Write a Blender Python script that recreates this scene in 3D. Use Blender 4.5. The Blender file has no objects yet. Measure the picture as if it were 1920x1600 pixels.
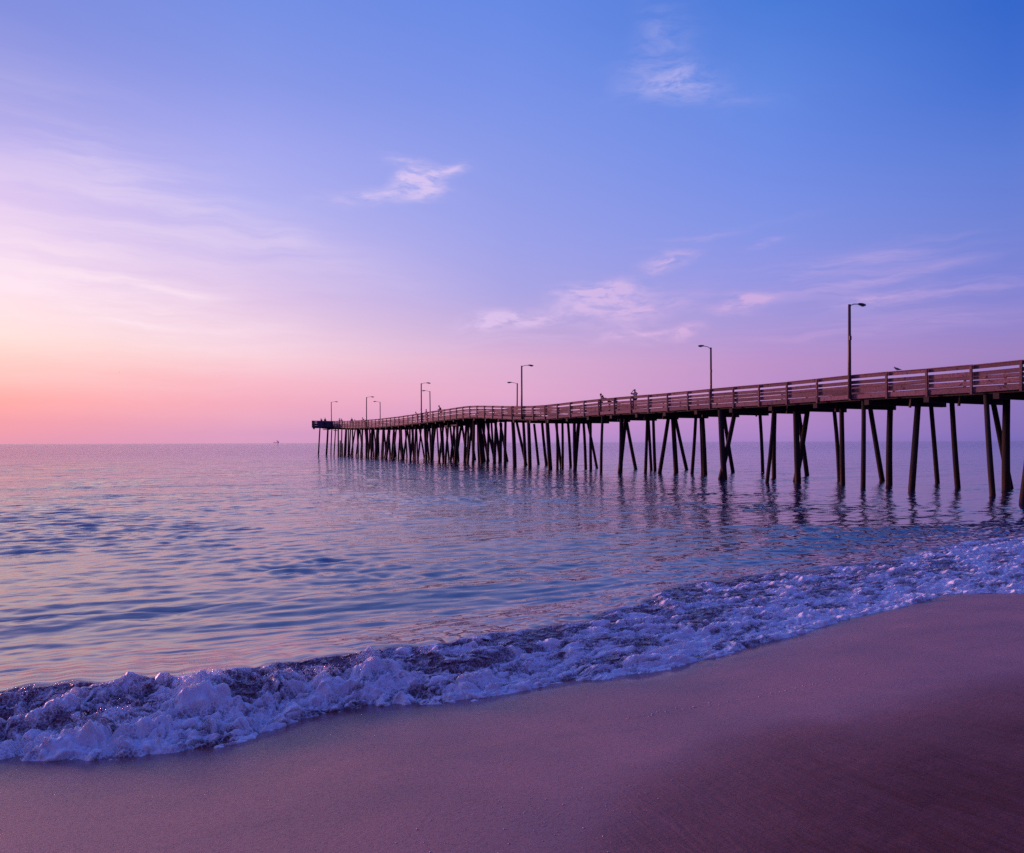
import bpy, bmesh, math, random
import numpy as np
from mathutils import Vector, Matrix
random.seed(7)
RNG = np.random.default_rng(11)
scene = bpy.context.scene
COL = scene.collection
R = math.radians

# ------------------------------------------------------------------ camera
EYE = 2.85
cam_d = bpy.data.cameras.new('camera')
cam = bpy.data.objects.new('camera', cam_d); COL.objects.link(cam)
cam_d.sensor_fit = 'HORIZONTAL'; cam_d.sensor_width = 36.0
cam_d.lens = 36.0 * 1400 / 1920
cam_d.shift_y = 29.0 / 1920
cam_d.clip_start = 0.1; cam_d.clip_end = 60000
cam.matrix_world = Matrix.Translation((0, 0, EYE)) @ Matrix.Rotation(R(90), 4, 'X') @ Matrix.Rotation(R(-0.18), 4, 'Z')
scene.camera = cam
scene.view_settings.view_transform = 'Standard'
scene.view_settings.look = 'None'
scene.view_settings.exposure = 0.0
scene.view_settings.gamma = 1.0
scene.cycles.max_bounces = 6
scene.cycles.use_denoising = False

SUN_AZ = -56.0      # degrees, left of the view axis
SUN_EL = 5.5
F = 1400.0
def horizon_y(x): return 832 - x * 6 / 1900.0
def azel(x, y):
    return (math.degrees(math.atan((x - 960) / F)),
            math.degrees(math.atan((horizon_y(x) - y) / math.hypot(F, x - 960))))

def s2l(c):
    c = c / 255.0
    return c / 12.92 if c <= 0.04045 else ((c + 0.055) / 1.055) ** 2.4
def rgb(r, g, b): return (s2l(r), s2l(g), s2l(b), 1.0)

class NT:
    def __init__(s, tree): s.t = tree; s.n = tree.nodes; s.l = tree.links
    def new(s, typ, **kw):
        nd = s.n.new(typ)
        for k, v in kw.items(): setattr(nd, k, v)
        return nd
    def put(s, inp, v):
        if hasattr(v, 'is_output'): s.l.new(v, inp)
        elif v is not None: inp.default_value = v
    def math(s, op, a, b=None, c=None, clamp=False):
        nd = s.new('ShaderNodeMath', operation=op); nd.use_clamp = clamp
        s.put(nd.inputs[0], a); s.put(nd.inputs[1], b); s.put(nd.inputs[2], c)
        return nd.outputs[0]
    def vmath(s, op, a, b=None, scale=None):
        nd = s.new('ShaderNodeVectorMath', operation=op)
        s.put(nd.inputs[0], a); s.put(nd.inputs[1], b)
        if scale is not None: s.put(nd.inputs['Scale'], scale)
        return nd.outputs[0]
    def mix(s, f, a, b, blend='MIX'):
        nd = s.new('ShaderNodeMix', data_type='RGBA', blend_type=blend)
        s.put(nd.inputs['Factor'], f); s.put(nd.inputs[6], a); s.put(nd.inputs[7], b)
        return nd.outputs[2]
    def rng(s, v, a, b, c=0.0, d=1.0, smooth=False):
        nd = s.new('ShaderNodeMapRange'); nd.interpolation_type = 'SMOOTHSTEP' if smooth else 'LINEAR'
        s.put(nd.inputs[0], v)
        for i, q in enumerate((a, b, c, d)): s.put(nd.inputs[1 + i], q)
        return nd.outputs[0]
    def ramp(s, f, stops):
        nd = s.new('ShaderNodeValToRGB'); cr = nd.color_ramp
        while len(cr.elements) < len(stops): cr.elements.new(0.5)
        for e, (p, c) in zip(cr.elements, sorted(stops, key=lambda q: q[0])): e.position = p; e.color = c
        s.put(nd.inputs[0], f)
        return nd.outputs[0]
    def noise(s, vec, scale, detail=4, rough=0.5, dist=0.0, dim='3D'):
        nd = s.new('ShaderNodeTexNoise'); nd.noise_dimensions = dim
        s.put(nd.inputs['Vector'], vec); nd.inputs['Scale'].default_value = scale
        nd.inputs['Detail'].default_value = detail; nd.inputs['Roughness'].default_value = rough
        nd.inputs['Distortion'].default_value = dist
        return nd.outputs[0]
    def mapping(s, vec, loc=(0, 0, 0), rot=(0, 0, 0), scale=(1, 1, 1), typ='POINT'):
        nd = s.new('ShaderNodeMapping', vector_type=typ)
        s.put(nd.inputs[0], vec); nd.inputs[1].default_value = loc; nd.inputs[2].default_value = rot; nd.inputs[3].default_value = scale
        return nd.outputs[0]

# ------------------------------------------------------------------ world: dawn sky
world = bpy.data.worlds.new('World'); scene.world = world; world.use_nodes = True
W = NT(world.node_tree); W.n.clear()
tc = W.new('ShaderNodeTexCoord')
dirv = W.vmath('NORMALIZE', tc.outputs['Generated'])
sep = W.new('ShaderNodeSeparateXYZ'); W.l.new(dirv, sep.inputs[0])
az = W.math('MULTIPLY', W.math('ARCTAN2', sep.outputs[0], sep.outputs[1]), 180 / math.pi)
el = W.math('MULTIPLY', W.math('ARCSINE', sep.outputs[2]), 180 / math.pi)
eln = W.math('POWER', W.math('MAXIMUM', W.math('DIVIDE', el, 90.0), 0.0), 0.5)   # sqrt spreads the stops near the horizon
def column(x, samples, extra):
    st = []
    for y, c in samples:
        e = max(azel(x, y)[1], 0.0); st.append((math.sqrt(e / 90.0), rgb(*c)))
    for e, c in extra: st.append((math.sqrt(e / 90.0), rgb(*c)))
    return W.ramp(eln, st)
ZEN = [(50, (72, 104, 214)), (90, (74, 96, 200))]
c_m = column(0, [(0, (130, 143, 222)), (100, (148, 153, 226)), (200, (170, 166, 231)), (270, (190, 178, 237)), (350, (216, 194, 239)),
                 (450, (236, 210, 240)), (520, (248, 220, 238)), (560, (254, 225, 232)), (630, (255, 223, 216)), (680, (255, 200, 192)),
                 (750, (255, 168, 168)), (790, (240, 155, 172)), (828, (226, 150, 178))], ZEN)
c_l = column(480, [(0, (118, 144, 228)), (150, (137, 152, 231)), (270, (163, 167, 238)), (380, (180, 178, 240)), (480, (202, 186, 236)),
                   (560, (222, 194, 230)), (620, (238, 204, 226)), (670, (247, 204, 216)), (720, (247, 181, 199)), (760, (240, 169, 192)),
                   (812, (217, 157, 196))], ZEN)
c_c = column(960, [(0, (103, 137, 228)), (150, (119, 145, 231)), (300, (138, 154, 232)), (450, (156, 161, 232)), (550, (171, 165, 228)),
                   (620, (194, 169, 218)), (675, (220, 174, 211)), (740, (226, 169, 206)), (800, (203, 149, 206)), (828, (184, 142, 205))], ZEN)
c_r = column(1440, [(0, (74, 123, 216)), (150, (97, 136, 225)), (300, (113, 141, 229)), (420, (129, 147, 229)), (520, (147, 149, 226)),
                    (600, (164, 149, 216)), (680, (188, 145, 202)), (760, (186, 138, 200)), (824, (165, 130, 198))], ZEN)
c_rr = column(1890, [(0, (52, 102, 202)), (150, (68, 112, 209)), (300, (95, 126, 214)), (420, (112, 131, 214)), (520, (124, 131, 213)),
                     (600, (144, 132, 206)), (660, (158, 129, 193)), (760, (139, 115, 186)), (824, (122, 107, 184))],
              [(50, (58, 92, 204)), (90, (74, 96, 200))])
def flat(stops): return W.ramp(eln, [(math.sqrt(e / 90.0), rgb(*c)) for e, c in stops])
c_sun = flat([(0, (255, 145, 130)), (4, (255, 180, 160)), (8, (255, 212, 204)), (14, (255, 218, 232)), (22, (205, 185, 238)), (35, (130, 140, 225)), (55, (84, 108, 214)), (90, (74, 96, 200))])
c_back = flat([(0, (88, 62, 120)), (10, (104, 74, 146)), (25, (78, 74, 160)), (50, (66, 82, 186)), (90, (74, 96, 200))])
cur = c_back
for a0, a1, nxt in ((-140, -62, c_sun), (-62, azel(0, 0)[0], c_m), (azel(0, 0)[0], azel(480, 0)[0], c_l), (azel(480, 0)[0], 0, c_c),
                    (0, azel(1440, 0)[0], c_r), (azel(1440, 0)[0], azel(1890, 0)[0], c_rr), (azel(1890, 0)[0], 110, c_back)):
    cur = W.mix(W.rng(az, a0, a1), cur, nxt)
# high thin clouds
comb = W.new('ShaderNodeCombineXYZ'); W.l.new(az, comb.inputs[0]); W.l.new(el, comb.inputs[1])
ae = comb.outputs[0]
warp = W.noise(W.mapping(ae, scale=(0.25, 0.5, 1)), 1.0, 3, 0.55)
aew = W.vmath('ADD', ae, W.vmath('MULTIPLY', W.vmath('SUBTRACT', W.new('ShaderNodeCombineXYZ').outputs[0], (0, 0, 0)), (0, 0, 0)))
nw = W.new('ShaderNodeTexNoise'); W.l.new(W.mapping(ae, scale=(0.22, 0.5, 1)), nw.inputs['Vector']); nw.inputs['Scale'].default_value = 1.0; nw.inputs['Detail'].default_value = 3
aew = W.vmath('ADD', ae, W.vmath('MULTIPLY', W.vmath('SUBTRACT', nw.outputs['Color'], (0.5, 0.5, 0.5)), (3.0, 1.6, 0)))
puff = W.noise(W.mapping(aew, rot=(0, 0, R(-12)), scale=(0.45, 1.5, 1)), 1.0, 8, 0.62)
streak = W.noise(W.mapping(aew, rot=(0, 0, R(-6)), scale=(0.10, 1.3, 1)), 1.0, 7, 0.6)
puff = W.rng(puff, 0.30, 0.68, 0, 1.5, True); streak = W.rng(streak, 0.34, 0.66, 0, 1.5, True)
def blobs(lst):
    tot = None
    for (x, y, w, h, ang, k) in lst:
        a, e = azel(x, y); sc = 180 / math.pi / F
        gr = W.new('ShaderNodeTexGradient', gradient_type='QUADRATIC_SPHERE')
        W.l.new(W.mapping(aew, loc=(a, e, 0), rot=(0, 0, R(ang)), scale=(w * sc, h * sc, 1), typ='TEXTURE'), gr.inputs[0])
        v = W.math('MULTIPLY', gr.outputs['Fac'], k)
        tot = v if tot is None else W.math('ADD', tot, v)
    return tot
bl = blobs([(795, 343, 85, 42, 12, 2.0), (850, 318, 60, 22, 18, 0.8), (720, 372, 190, 26, 4, 0.75), (760, 305, 90, 22, 0, 0.4),
            (1275, 158, 135, 48, -3, 1.1), (1255, 75, 95, 110, 20, 0.26), (1200, 130, 120, 60, 35, .18), (1370, 195, 150, 30, -5, 0.2),
            (1135, 553, 140, 42, 5, 2.1), (1190, 582, 170, 40, 8, 1.2), (945, 602, 140, 34, 6, 1.9), (1050, 590, 130, 26, 10, .6), (1255, 488, 85, 28, 12, 1.4), (1190, 625, 120, 26, 4, 1.1),
            (1285, 618, 80, 22, 6, 1.1), (1400, 566, 85, 26, 9, 1.5), (1435, 463, 60, 12, 10, .5), (1640, 562, 140, 24, 8, .7)])
bs = blobs([(1620, 485, 300, 30, 6, 0.3), (1690, 515, 220, 24, 8, 0.34), (1790, 545, 240, 30, 8, 0.4), (1500, 535, 420, 70, 4, 0.35), (1650, 615, 420, 40, 3, .35), (1350, 437, 260, 14, 6, 0.25), (960, 640, 500, 30, 2, .3)])
bl2 = W.math('MULTIPLY', bl, puff); bs2 = W.math('MULTIPLY', bs, streak)
cl = W.math('ADD', bl2, bs2, clamp=True)
cl = W.math('MULTIPLY', cl, 0.78)
ccol = W.mix(W.rng(el, 6, 24), rgb(222, 176, 222), rgb(178, 176, 236))
ccol = W.mix(W.rng(az, -10, 15), rgb(228, 205, 243), ccol)
cur = W.mix(cl, cur, ccol)
# soft veil fanning out from the dawn side
veil = W.noise(W.mapping(aew, rot=(0, 0, R(17)), scale=(0.045, 0.55, 1)), 1.0, 8, 0.62)
veil = W.rng(veil, 0.34, 0.66, 0, 1.3, True)
vm = blobs([(60, 520, 640, 260, -10, 0.9), (330, 590, 420, 70, -10, 0.5), (220, 330, 500, 160, -22, 0.35), (560, 460, 420, 90, -16, 0.28), (150, 575, 300, 22, -14, 0.9), (290, 543, 200, 16, -5, .8)])
cur = W.mix(W.math('MULTIPLY', W.math('MULTIPLY', veil, vm, clamp=True), 0.62), cur, rgb(255, 232, 243))
nis = W.new('ShaderNodeTexSky', sky_type='NISHITA'); nis.sun_disc = False
nis.sun_elevation = R(SUN_EL); nis.sun_rotation = R(SUN_AZ)
bg = W.new('ShaderNodeBackground'); W.l.new(cur, bg.inputs[0]); bg.inputs[1].default_value = 1.0
bg2 = W.new('ShaderNodeBackground'); W.l.new(nis.outputs[0], bg2.inputs[0]); bg2.inputs[1].default_value = 0.003
add = W.new('ShaderNodeAddShader'); W.l.new(bg.outputs[0], add.inputs[0]); W.l.new(bg2.outputs[0], add.inputs[1])
wo = W.new('ShaderNodeOutputWorld'); W.l.new(add.outputs[0], wo.inputs[0])

# ------------------------------------------------------------------ sun
sd = bpy.data.lights.new('sun', 'SUN'); so = bpy.data.objects.new('sun', sd); COL.objects.link(so)
sd.energy = 3.4; sd.angle = R(9); sd.color = (1.0, 0.40, 0.46)
sv = Vector((math.sin(R(SUN_AZ)) * math.cos(R(SUN_EL)), math.cos(R(SUN_AZ)) * math.cos(R(SUN_EL)), math.sin(R(SUN_EL))))
so.rotation_euler = sv.to_track_quat('Z', 'Y').to_euler()

# ------------------------------------------------------------------ helpers
def tag(o, label=None, cat=None, group=None, kind=None):
    if label: o['label'] = label
    if cat: o['category'] = cat
    if group: o['group'] = group
    if kind: o['kind'] = kind
    return o
def empty(name, loc=(0, 0, 0), rz=0.0):
    o = bpy.data.objects.new(name, None); COL.objects.link(o); o.location = loc; o.rotation_euler = (0, 0, rz)
    o.empty_display_size = 0.2
    return o
def link(name, me, mat, parent=None, smooth=False):
    o = bpy.data.objects.new(name, me); COL.objects.link(o)
    if mat: me.materials.append(mat)
    if parent: o.parent = parent
    if smooth: me.polygons.foreach_set('use_smooth', [True] * len(me.polygons))
    return o
def fast_mesh(name, verts, quads):
    me = bpy.data.meshes.new(name)
    n = len(verts); m = len(quads)
    me.vertices.add(n); me.vertices.foreach_set('co', np.ascontiguousarray(verts, dtype=np.float32).ravel())
    me.loops.add(m * 4); me.loops.foreach_set('vertex_index', np.ascontiguousarray(quads, dtype=np.int32).ravel())
    me.polygons.add(m)
    me.polygons.foreach_set('loop_start', np.arange(0, m * 4, 4, dtype=np.int32))
    me.polygons.foreach_set('use_smooth', np.ones(m, dtype=bool))
    me.update(calc_edges=True)
    return me
def attr(me, name, vals):
    a = me.attributes.new(name, 'FLOAT', 'POINT'); a.data.foreach_set('value', np.ascontiguousarray(vals, dtype=np.float32).ravel())
def grid_quads(nr, nc, keep=None):
    i = np.arange(nr * nc).reshape(nr, nc)
    q = np.stack([i[:-1, :-1], i[:-1, 1:], i[1:, 1:], i[1:, :-1]], -1)
    if keep is not None: return q[keep]
    return q.reshape(-1, 4)

class MB:
    def __init__(s): s.v = []; s.f = []; s.var = []
    def beam(s, p0, p1, w, h, side=None, var=None, ztop=False):
        p0 = Vector(p0); p1 = Vector(p1); d = (p1 - p0).normalized()
        up = Vector((0, 0, 1))
        if abs(d.z) > 0.9: up = Vector(side) if side else Vector((0, 1, 0))
        sd_ = d.cross(up).normalized(); up = sd_.cross(d).normalized()
        b = len(s.v)
        for p in (p0, p1):
            for a, c in ((-1, -1), (1, -1), (1, 1), (-1, 1)):
                s.v.append(p + sd_ * (a * w / 2) + up * (c * h / 2))
        for f in ((0, 3, 2, 1), (4, 5, 6, 7), (0, 1, 5, 4), (1, 2, 6, 5), (2, 3, 7, 6), (3, 0, 4, 7)):
            s.f.append([b + i for i in f])
        s.var += [random.random() if var is None else var] * 8
    def tube(s, pts, rad, seg=10, var=None, cap=True):
        pts = [Vector(p) for p in pts]; b = len(s.v); n = len(pts)
        for i, p in enumerate(pts):
            d = (pts[min(i + 1, n - 1)] - pts[max(i - 1, 0)]).normalized()
            up = Vector((0, 1, 0)) if abs(d.z) > 0.8 else Vector((0, 0, 1))
            a = d.cross(up).normalized(); c = a.cross(d).normalized()
            for k in range(seg):
                t = 2 * math.pi * k / seg
                s.v.append(p + (a * math.cos(t) + c * math.sin(t)) * rad[i])
        for i in range(n - 1):
            for k in range(seg):
                k2 = (k + 1) % seg
                s.f.append([b + i * seg + k, b + i * seg + k2, b + (i + 1) * seg + k2, b + (i + 1) * seg + k])
        if cap:
            s.f.append([b + k for k in range(seg)][::-1]); s.f.append([b + (n - 1) * seg + k for k in range(seg)])
        s.var += [random.random() if var is None else var] * (n * seg)
    def ellipsoid(s, c, r, rot=None, nu=10, nv=6, var=0.5):
        b = len(s.v); c = Vector(c)
        for j in range(nv + 1):
            ph = math.pi * j / nv
            for i in range(nu):
                th = 2 * math.pi * i / nu
                q = Vector((r[0] * math.sin(ph) * math.cos(th), r[1] * math.sin(ph) * math.sin(th), r[2] * math.cos(ph)))
                if rot: q = rot @ q
                s.v.append(c + q)
        for j in range(nv):
            for i in range(nu):
                i2 = (i + 1) % nu
                s.f.append([b + j * nu + i, b + (j + 1) * nu + i, b + (j + 1) * nu + i2, b + j * nu + i2])
        s.var += [var] * (nu * (nv + 1))
    def build(s, name, mat, parent=None, smooth=False):
        me = bpy.data.meshes.new(name); me.from_pydata([tuple(v) for v in s.v], [], s.f); me.update()
        bm = bmesh.new(); bm.from_mesh(me); bmesh.ops.recalc_face_normals(bm, faces=bm.faces); bm.to_mesh(me); bm.free()
        attr(me, 'var', s.var)
        return link(name, me, mat, parent, smooth)

# ---- numpy gradient noise
_perm = RNG.permutation(256); _perm = np.concatenate([_perm, _perm, _perm])
_g3 = RNG.normal(size=(256, 3)); _g3 /= np.linalg.norm(_g3, axis=1)[:, None]; _g3 = _g3.astype(np.float32) * 1.2
def pnoise(x, y, z=0.0):
    x = np.asarray(x, np.float32); y = np.asarray(y, np.float32); z = np.zeros_like(x) + np.float32(z) if np.isscalar(z) else np.asarray(z, np.float32)
    xi = np.floor(x).astype(np.int64); yi = np.floor(y).astype(np.int64); zi = np.floor(z).astype(np.int64)
    xf = x - xi; yf = y - yi; zf = z - zi
    u = xf * xf * xf * (xf * (xf * 6 - 15) + 10); v = yf * yf * yf * (yf * (yf * 6 - 15) + 10); w = zf * zf * zf * (zf * (zf * 6 - 15) + 10)
    def g(dx, dy, dz):
        h = _perm[_perm[_perm[(xi + dx) & 255] + ((yi + dy) & 255)] + ((zi + dz) & 255)]
        q = _g3[h]
        return q[..., 0] * (xf - dx) + q[..., 1] * (yf - dy) + q[..., 2] * (zf - dz)
    def lerp(a, b, t): return a + (b - a) * t
    return lerp(lerp(lerp(g(0, 0, 0), g(1, 0, 0), u), lerp(g(0, 1, 0), g(1, 1, 0), u), v),
                lerp(lerp(g(0, 0, 1), g(1, 0, 1), u), lerp(g(0, 1, 1), g(1, 1, 1), u), v), w)
def fbm(x, y, z=0.0, oct=4, gain=0.5, lac=2.03):
    s = 0; a = 1.0
    for i in range(oct):
        s = s + a * pnoise(x, y, z + 7.3 * i); x = x * lac; y = y * lac; a *= gain
    return s
def billow(x, y, z=0.0, oct=3, gain=0.5, lac=2.1):
    s = 0; a = 1.0
    for i in range(oct):
        s = s + a * (np.abs(pnoise(x, y, z + 5.1 * i)) * 2 - 0.45); x = x * lac; y = y * lac; a *= gain
    return s
def sstep(a, b, x):
    t = np.clip((x - a) / (b - a), 0, 1); return t * t * (3 - 2 * t)

# ------------------------------------------------------------------ materials
def new_mat(name):
    m = bpy.data.materials.new(name); m.use_nodes = True; t = NT(m.node_tree); t.n.clear()
    out = t.new('ShaderNodeOutputMaterial'); p = t.new('ShaderNodeBsdfPrincipled'); t.l.new(p.outputs[0], out.inputs[0])
    return m, t, p
def a_(t, name):
    nd = t.new('ShaderNodeAttribute'); nd.attribute_name = name; return nd.outputs['Fac']
def posn(t):
    nd = t.new('ShaderNodeNewGeometry'); return nd.outputs['Position']
def bump(t, h, strength, dist, nrm=None):
    b = t.new('ShaderNodeBump'); b.inputs['Strength'].default_value = strength; b.inputs['Distance'].default_value = dist
    t.l.new(h, b.inputs['Height'])
    if nrm: t.l.new(nrm, b.inputs['Normal'])
    return b.outputs[0]

SH_ANG = math.atan2(0.444, 0.896)
def water_bump(t, k=1.0):
    P = posn(t)
    q = t.mapping(P, rot=(0, 0, -SH_ANG), scale=(1, 1, 1))
    n0 = t.noise(t.mapping(q, scale=(0.10, 0.30, 1)), 1.0, 4, 0.6)      # far, long
    n1 = t.noise(t.mapping(q, scale=(0.7, 1.7, 1)), 1.0, 4, 0.6, 0.6)
    n2 = t.noise(t.mapping(q, scale=(3.2, 7.0, 1)), 1.0, 4, 0.6, 0.8)
    sp = t.new('ShaderNodeSeparateXYZ'); t.l.new(q, sp.inputs[0])
    off = t.rng(t.vmath('LENGTH', P) if False else sp.outputs[1], 12, 220)
    n00 = t.noise(t.mapping(q, scale=(0.03, 0.11, 1)), 1.0, 6, 0.7)
    b00 = bump(t, t.math('MULTIPLY', n00, off), 1.0, 2.2 * k)
    b0 = bump(t, t.math('MULTIPLY', n0, t.rng(sp.outputs[1], 14, 70, 0.1, 1.0)), 1.0, 0.15 * k, b00)
    n1 = t.math('MULTIPLY', n1, t.rng(sp.outputs[1], 12, 55, 0.08, 1.0))
    b1 = bump(t, n1, 1.0, 0.115 * k, b0)
    n2 = t.math('MULTIPLY', n2, t.rng(sp.outputs[1], 9.5, 22, 0.12, 1.0))
    return bump(t, n2, 1.0, 0.0055 * k, b1)

def make_sea_mat():
    m, t, p = new_mat('sea_water')
    sa = a_(t, 'shallow')
    base = t.mix(sa, (0.016, 0.016, 0.070, 1), (0.085, 0.065, 0.155, 1))
    t.put(p.inputs['Base Color'], base)
    p.inputs['Roughness'].default_value = 0.035
    p.inputs['IOR'].default_value = 2.6
    t.put(p.inputs['Normal'], water_bump(t))
    return m
M_SEA = make_sea_mat()

def make_foam_mat():
    m, t, p = new_mat('surf_foam')
    fo = a_(t, 'foam')  # foam cover, with crevice shade painted in
    P = posn(t)
    vor = t.new('ShaderNodeTexVoronoi', feature='DISTANCE_TO_EDGE'); vor.inputs['Scale'].default_value = 26
    wv = t.new('ShaderNodeTexNoise'); wv.inputs['Scale'].default_value = 14; t.l.new(P, wv.inputs['Vector'])
    t.l.new(t.vmath('ADD', P, t.vmath('SCALE', wv.outputs['Color'], scale=0.06)), vor.inputs['Vector'])
    lace = t.rng(vor.outputs[0], 0.0, 0.16, 1.0, 0.0)
    n = t.noise(P, 22, 6, 0.65)
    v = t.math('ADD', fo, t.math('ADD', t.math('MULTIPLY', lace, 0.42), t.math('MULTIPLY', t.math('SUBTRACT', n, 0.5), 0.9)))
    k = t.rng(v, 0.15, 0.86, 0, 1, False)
    murk_shade = t.mix(t.noise(P, 3.0, 3, 0.5), (0.10, 0.05, 0.11, 1), (0.22, 0.085, 0.09, 1))  # sandy brown water; the purple end also paints shade into foam crevices
    t.put(p.inputs['Base Color'], t.mix(k, murk_shade, (0.90, 0.88, 0.88, 1)))
    t.put(p.inputs['Roughness'], t.rng(k, 0, 1, 0.16, 0.5))
    p.inputs['IOR'].default_value = 1.36
    t.put(p.inputs['Subsurface Weight'], t.math('MULTIPLY', k, 0.55)); p.inputs['Subsurface Radius'].default_value = (0.6, 0.8, 1.0); p.inputs['Subsurface Scale'].default_value = 0.035
    kk = t.rng(k, 0.15, 0.7, 0.12, 1.0)
    b = bump(t, t.math('MULTIPLY', t.noise(P, 30, 4, 0.55), kk), 0.7, 0.012)
    b = bump(t, t.math('MULTIPLY', t.noise(P, 110, 2, 0.5), kk), 0.5, 0.0018, b)
    t.put(p.inputs['Normal'], b)
    return m
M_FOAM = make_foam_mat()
def simple(name, col, rough=0.6, metal=0.0, noise_amt=0.25, nscale=6.0, bumpd=0.0, spec=0.5, stretch=(1, 1, 1)):
    m, t, p = new_mat(name)
    tcn = t.new('ShaderNodeTexCoord'); q = t.mapping(tcn.outputs['Object'], scale=stretch)
    n = t.noise(q, nscale, 5, 0.6)
    lo = tuple(c * (1 - noise_amt) for c in col) + (1,); hi = tuple(min(1, c * (1 + noise_amt)) for c in col) + (1,)
    t.put(p.inputs['Base Color'], t.mix(n, lo, hi)); p.inputs['Roughness'].default_value = rough; p.inputs['Metallic'].default_value = metal
    p.inputs['Specular IOR Level'].default_value = spec
    if bumpd: t.put(p.inputs['Normal'], bump(t, n, 0.6, bumpd))
    return m
def wood(name, c0, c1, rough=0.8, stain=0.5):
    m, t, p = new_mat(name)
    P = posn(t); v = a_(t, 'var')
    off = t.new('ShaderNodeCombineXYZ'); t.put(off.inputs[2], t.math('MULTIPLY', v, 37.0))
    q = t.mapping(t.vmath('ADD', P, off.outputs[0]), rot=(0, 0, -R(118)), scale=(1.2, 14, 14))
    g = t.noise(q, 1.5, 6, 0.65, 1.0)
    base = t.mix(t.rng(v, 0, 1, 0.0, 1.0), c0 + (1,), c1 + (1,))
    dk = t.mix(t.rng(g, 0.35, 0.62), tuple(c * (1 - stain) for c in c0) + (1,), base)
    knots = t.noise(P, 3.5, 3, 0.5)
    dk = t.mix(t.rng(knots, 0.60, 0.70), dk, tuple(c * 0.3 for c in c0) + (1,))
    t.put(p.inputs['Base Color'], dk); p.inputs['Roughness'].default_value = rough; p.inputs['Specular IOR Level'].default_value = 0.3
    t.put(p.inputs['Normal'], bump(t, g, 0.6, 0.01))
    return m
M_RAIL = wood('weathered_rail_wood', (0.15, 0.078, 0.095), (0.37, 0.19, 0.22))
M_POST = wood('rail_post_wood', (0.15, 0.08, 0.085), (0.26, 0.145, 0.15))
M_BEAM = wood('creosote_beam_wood', (0.035, 0.022, 0.02), (0.07, 0.045, 0.035))
M_PANEL = wood('dark_grey_panel', (0.10, 0.085, 0.13), (0.15, 0.12, 0.17), stain=0.2)  # panel wood, darker and greyer than the rails
def make_pile_mat():
    m, t, p = new_mat('pile_wood')
    P = posn(t); sp = t.new('ShaderNodeSeparateXYZ'); t.l.new(P, sp.inputs[0])
    z = t.math('ADD', sp.outputs[2], t.math('MULTIPLY', t.noise(P, 2.2, 4, 0.6), 1.0))
    g = t.noise(t.mapping(P, scale=(9, 9, 0.7)), 1.6, 6, 0.7)
    up = t.mix(g, (0.018, 0.016, 0.018, 1), (0.062, 0.050, 0.046, 1))
    low = t.mix(g, (0.018, 0.010, 0.008, 1), (0.05, 0.022, 0.018, 1))      # weed and tar below the splash line
    t.put(p.inputs['Base Color'], t.mix(t.rng(z, 1.1, 2.3, 0, 1, True), low, up))
    t.put(p.inputs['Roughness'], t.rng(z, 1.0, 2.0, 0.6, 0.9)); p.inputs['Specular IOR Level'].default_value = 0.15
    t.put(p.inputs['Normal'], bump(t, g, 0.8, 0.03))
    return m
M_PILE = make_pile_mat()
M_POLE = simple('lamp_pole_paint', (0.10, 0.055, 0.06), 0.5, 0.0, 0.3, 3)
M_LAMPHEAD = simple('lamp_head_grey', (0.11, 0.11, 0.14), 0.4, 0.4, 0.15)
M_LENS = simple('lamp_lens', (0.25, 0.24, 0.28), 0.2, 0.0, 0.1)
M_SKIN = simple('skin', (0.36, 0.19, 0.13), 0.5, 0, 0.1)

# ------------------------------------------------------------------ shore frame
S = np.array([0.896, 0.444]); S /= np.linalg.norm(S); NV = np.array([-S[1], S[0]])
def to_xy(t, n): return t * S[0] + n * NV[0], t * S[1] + n * NV[1]
EDGE = np.array([(-40, 8.3), (-8, 8.1), (-4, 8.4), (-1.17, 8.25), (-0.73, 7.99), (-0.29, 7.72), (0.15, 7.67), (0.60, 7.5), (0.84, 7.55), (1.21, 7.74), (1.47, 7.96), (1.93, 8.05), (2.24, 7.92), (2.60, 7.87), (3.05, 7.64), (3.30, 7.6), (3.75, 7.69), (4.08, 7.69), (4.54, 7.80), (4.96, 7.60), (5.47, 7.50), (5.89, 7.52), (6.47, 7.69), (7.39, 7.82), (7.92, 8.00), (8.60, 8.05), (10.05, 8.52), (10.95, 8.67), (11.92, 8.80), (13.20, 9.0), (13.82, 8.86), (14.3, 8.5), (15.5, 8.3), (19, 8.9), (25, 8.2), (40, 8.5), (80, 8.5)])
CREST = np.array([(-40, 9.4), (-8, 9.3), (-1.31, 9.24), (-0.84, 9.18), (-0.34, 9.07), (0.54, 8.85), (0.85, 8.8), (1.41, 8.95), (1.88, 8.92), (2.51, 8.9), (3.10, 8.99), (3.63, 9.04), (4.00, 9.06), (4.91, 9.24), (5.94, 9.47), (7.45, 10.15), (8.48, 10.9), (9.47, 11.28), (10.87, 11.35), (12.30, 11.3), (14.15, 11.49), (15.88, 11.6), (18.55, 12.4), (21.07, 12.76), (22.98, 12.85), (40, 12.8), (80, 12.8)])
def smooth_tab(tab, t):
    r = 0
    for o, w in ((-0.12, .25), (0, .5), (0.12, .25)): r = r + w * np.interp(t + o, tab[:, 0], tab[:, 1])
    return r
def edge_n(t): return smooth_tab(EDGE, t) - 0.10 - 0.28 * sstep(8.5, 11.5, t) - 0.10 * (1 - sstep(-0.6, 0.5, t)) + 0.08 * pnoise(t * 1.9, t * 0 + 3.1) + 0.05 * np.abs(pnoise(t * 4.3, t * 0 + 8.1)) + 0.02 * pnoise(t * 11, t * 0 + 5.1)
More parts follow.
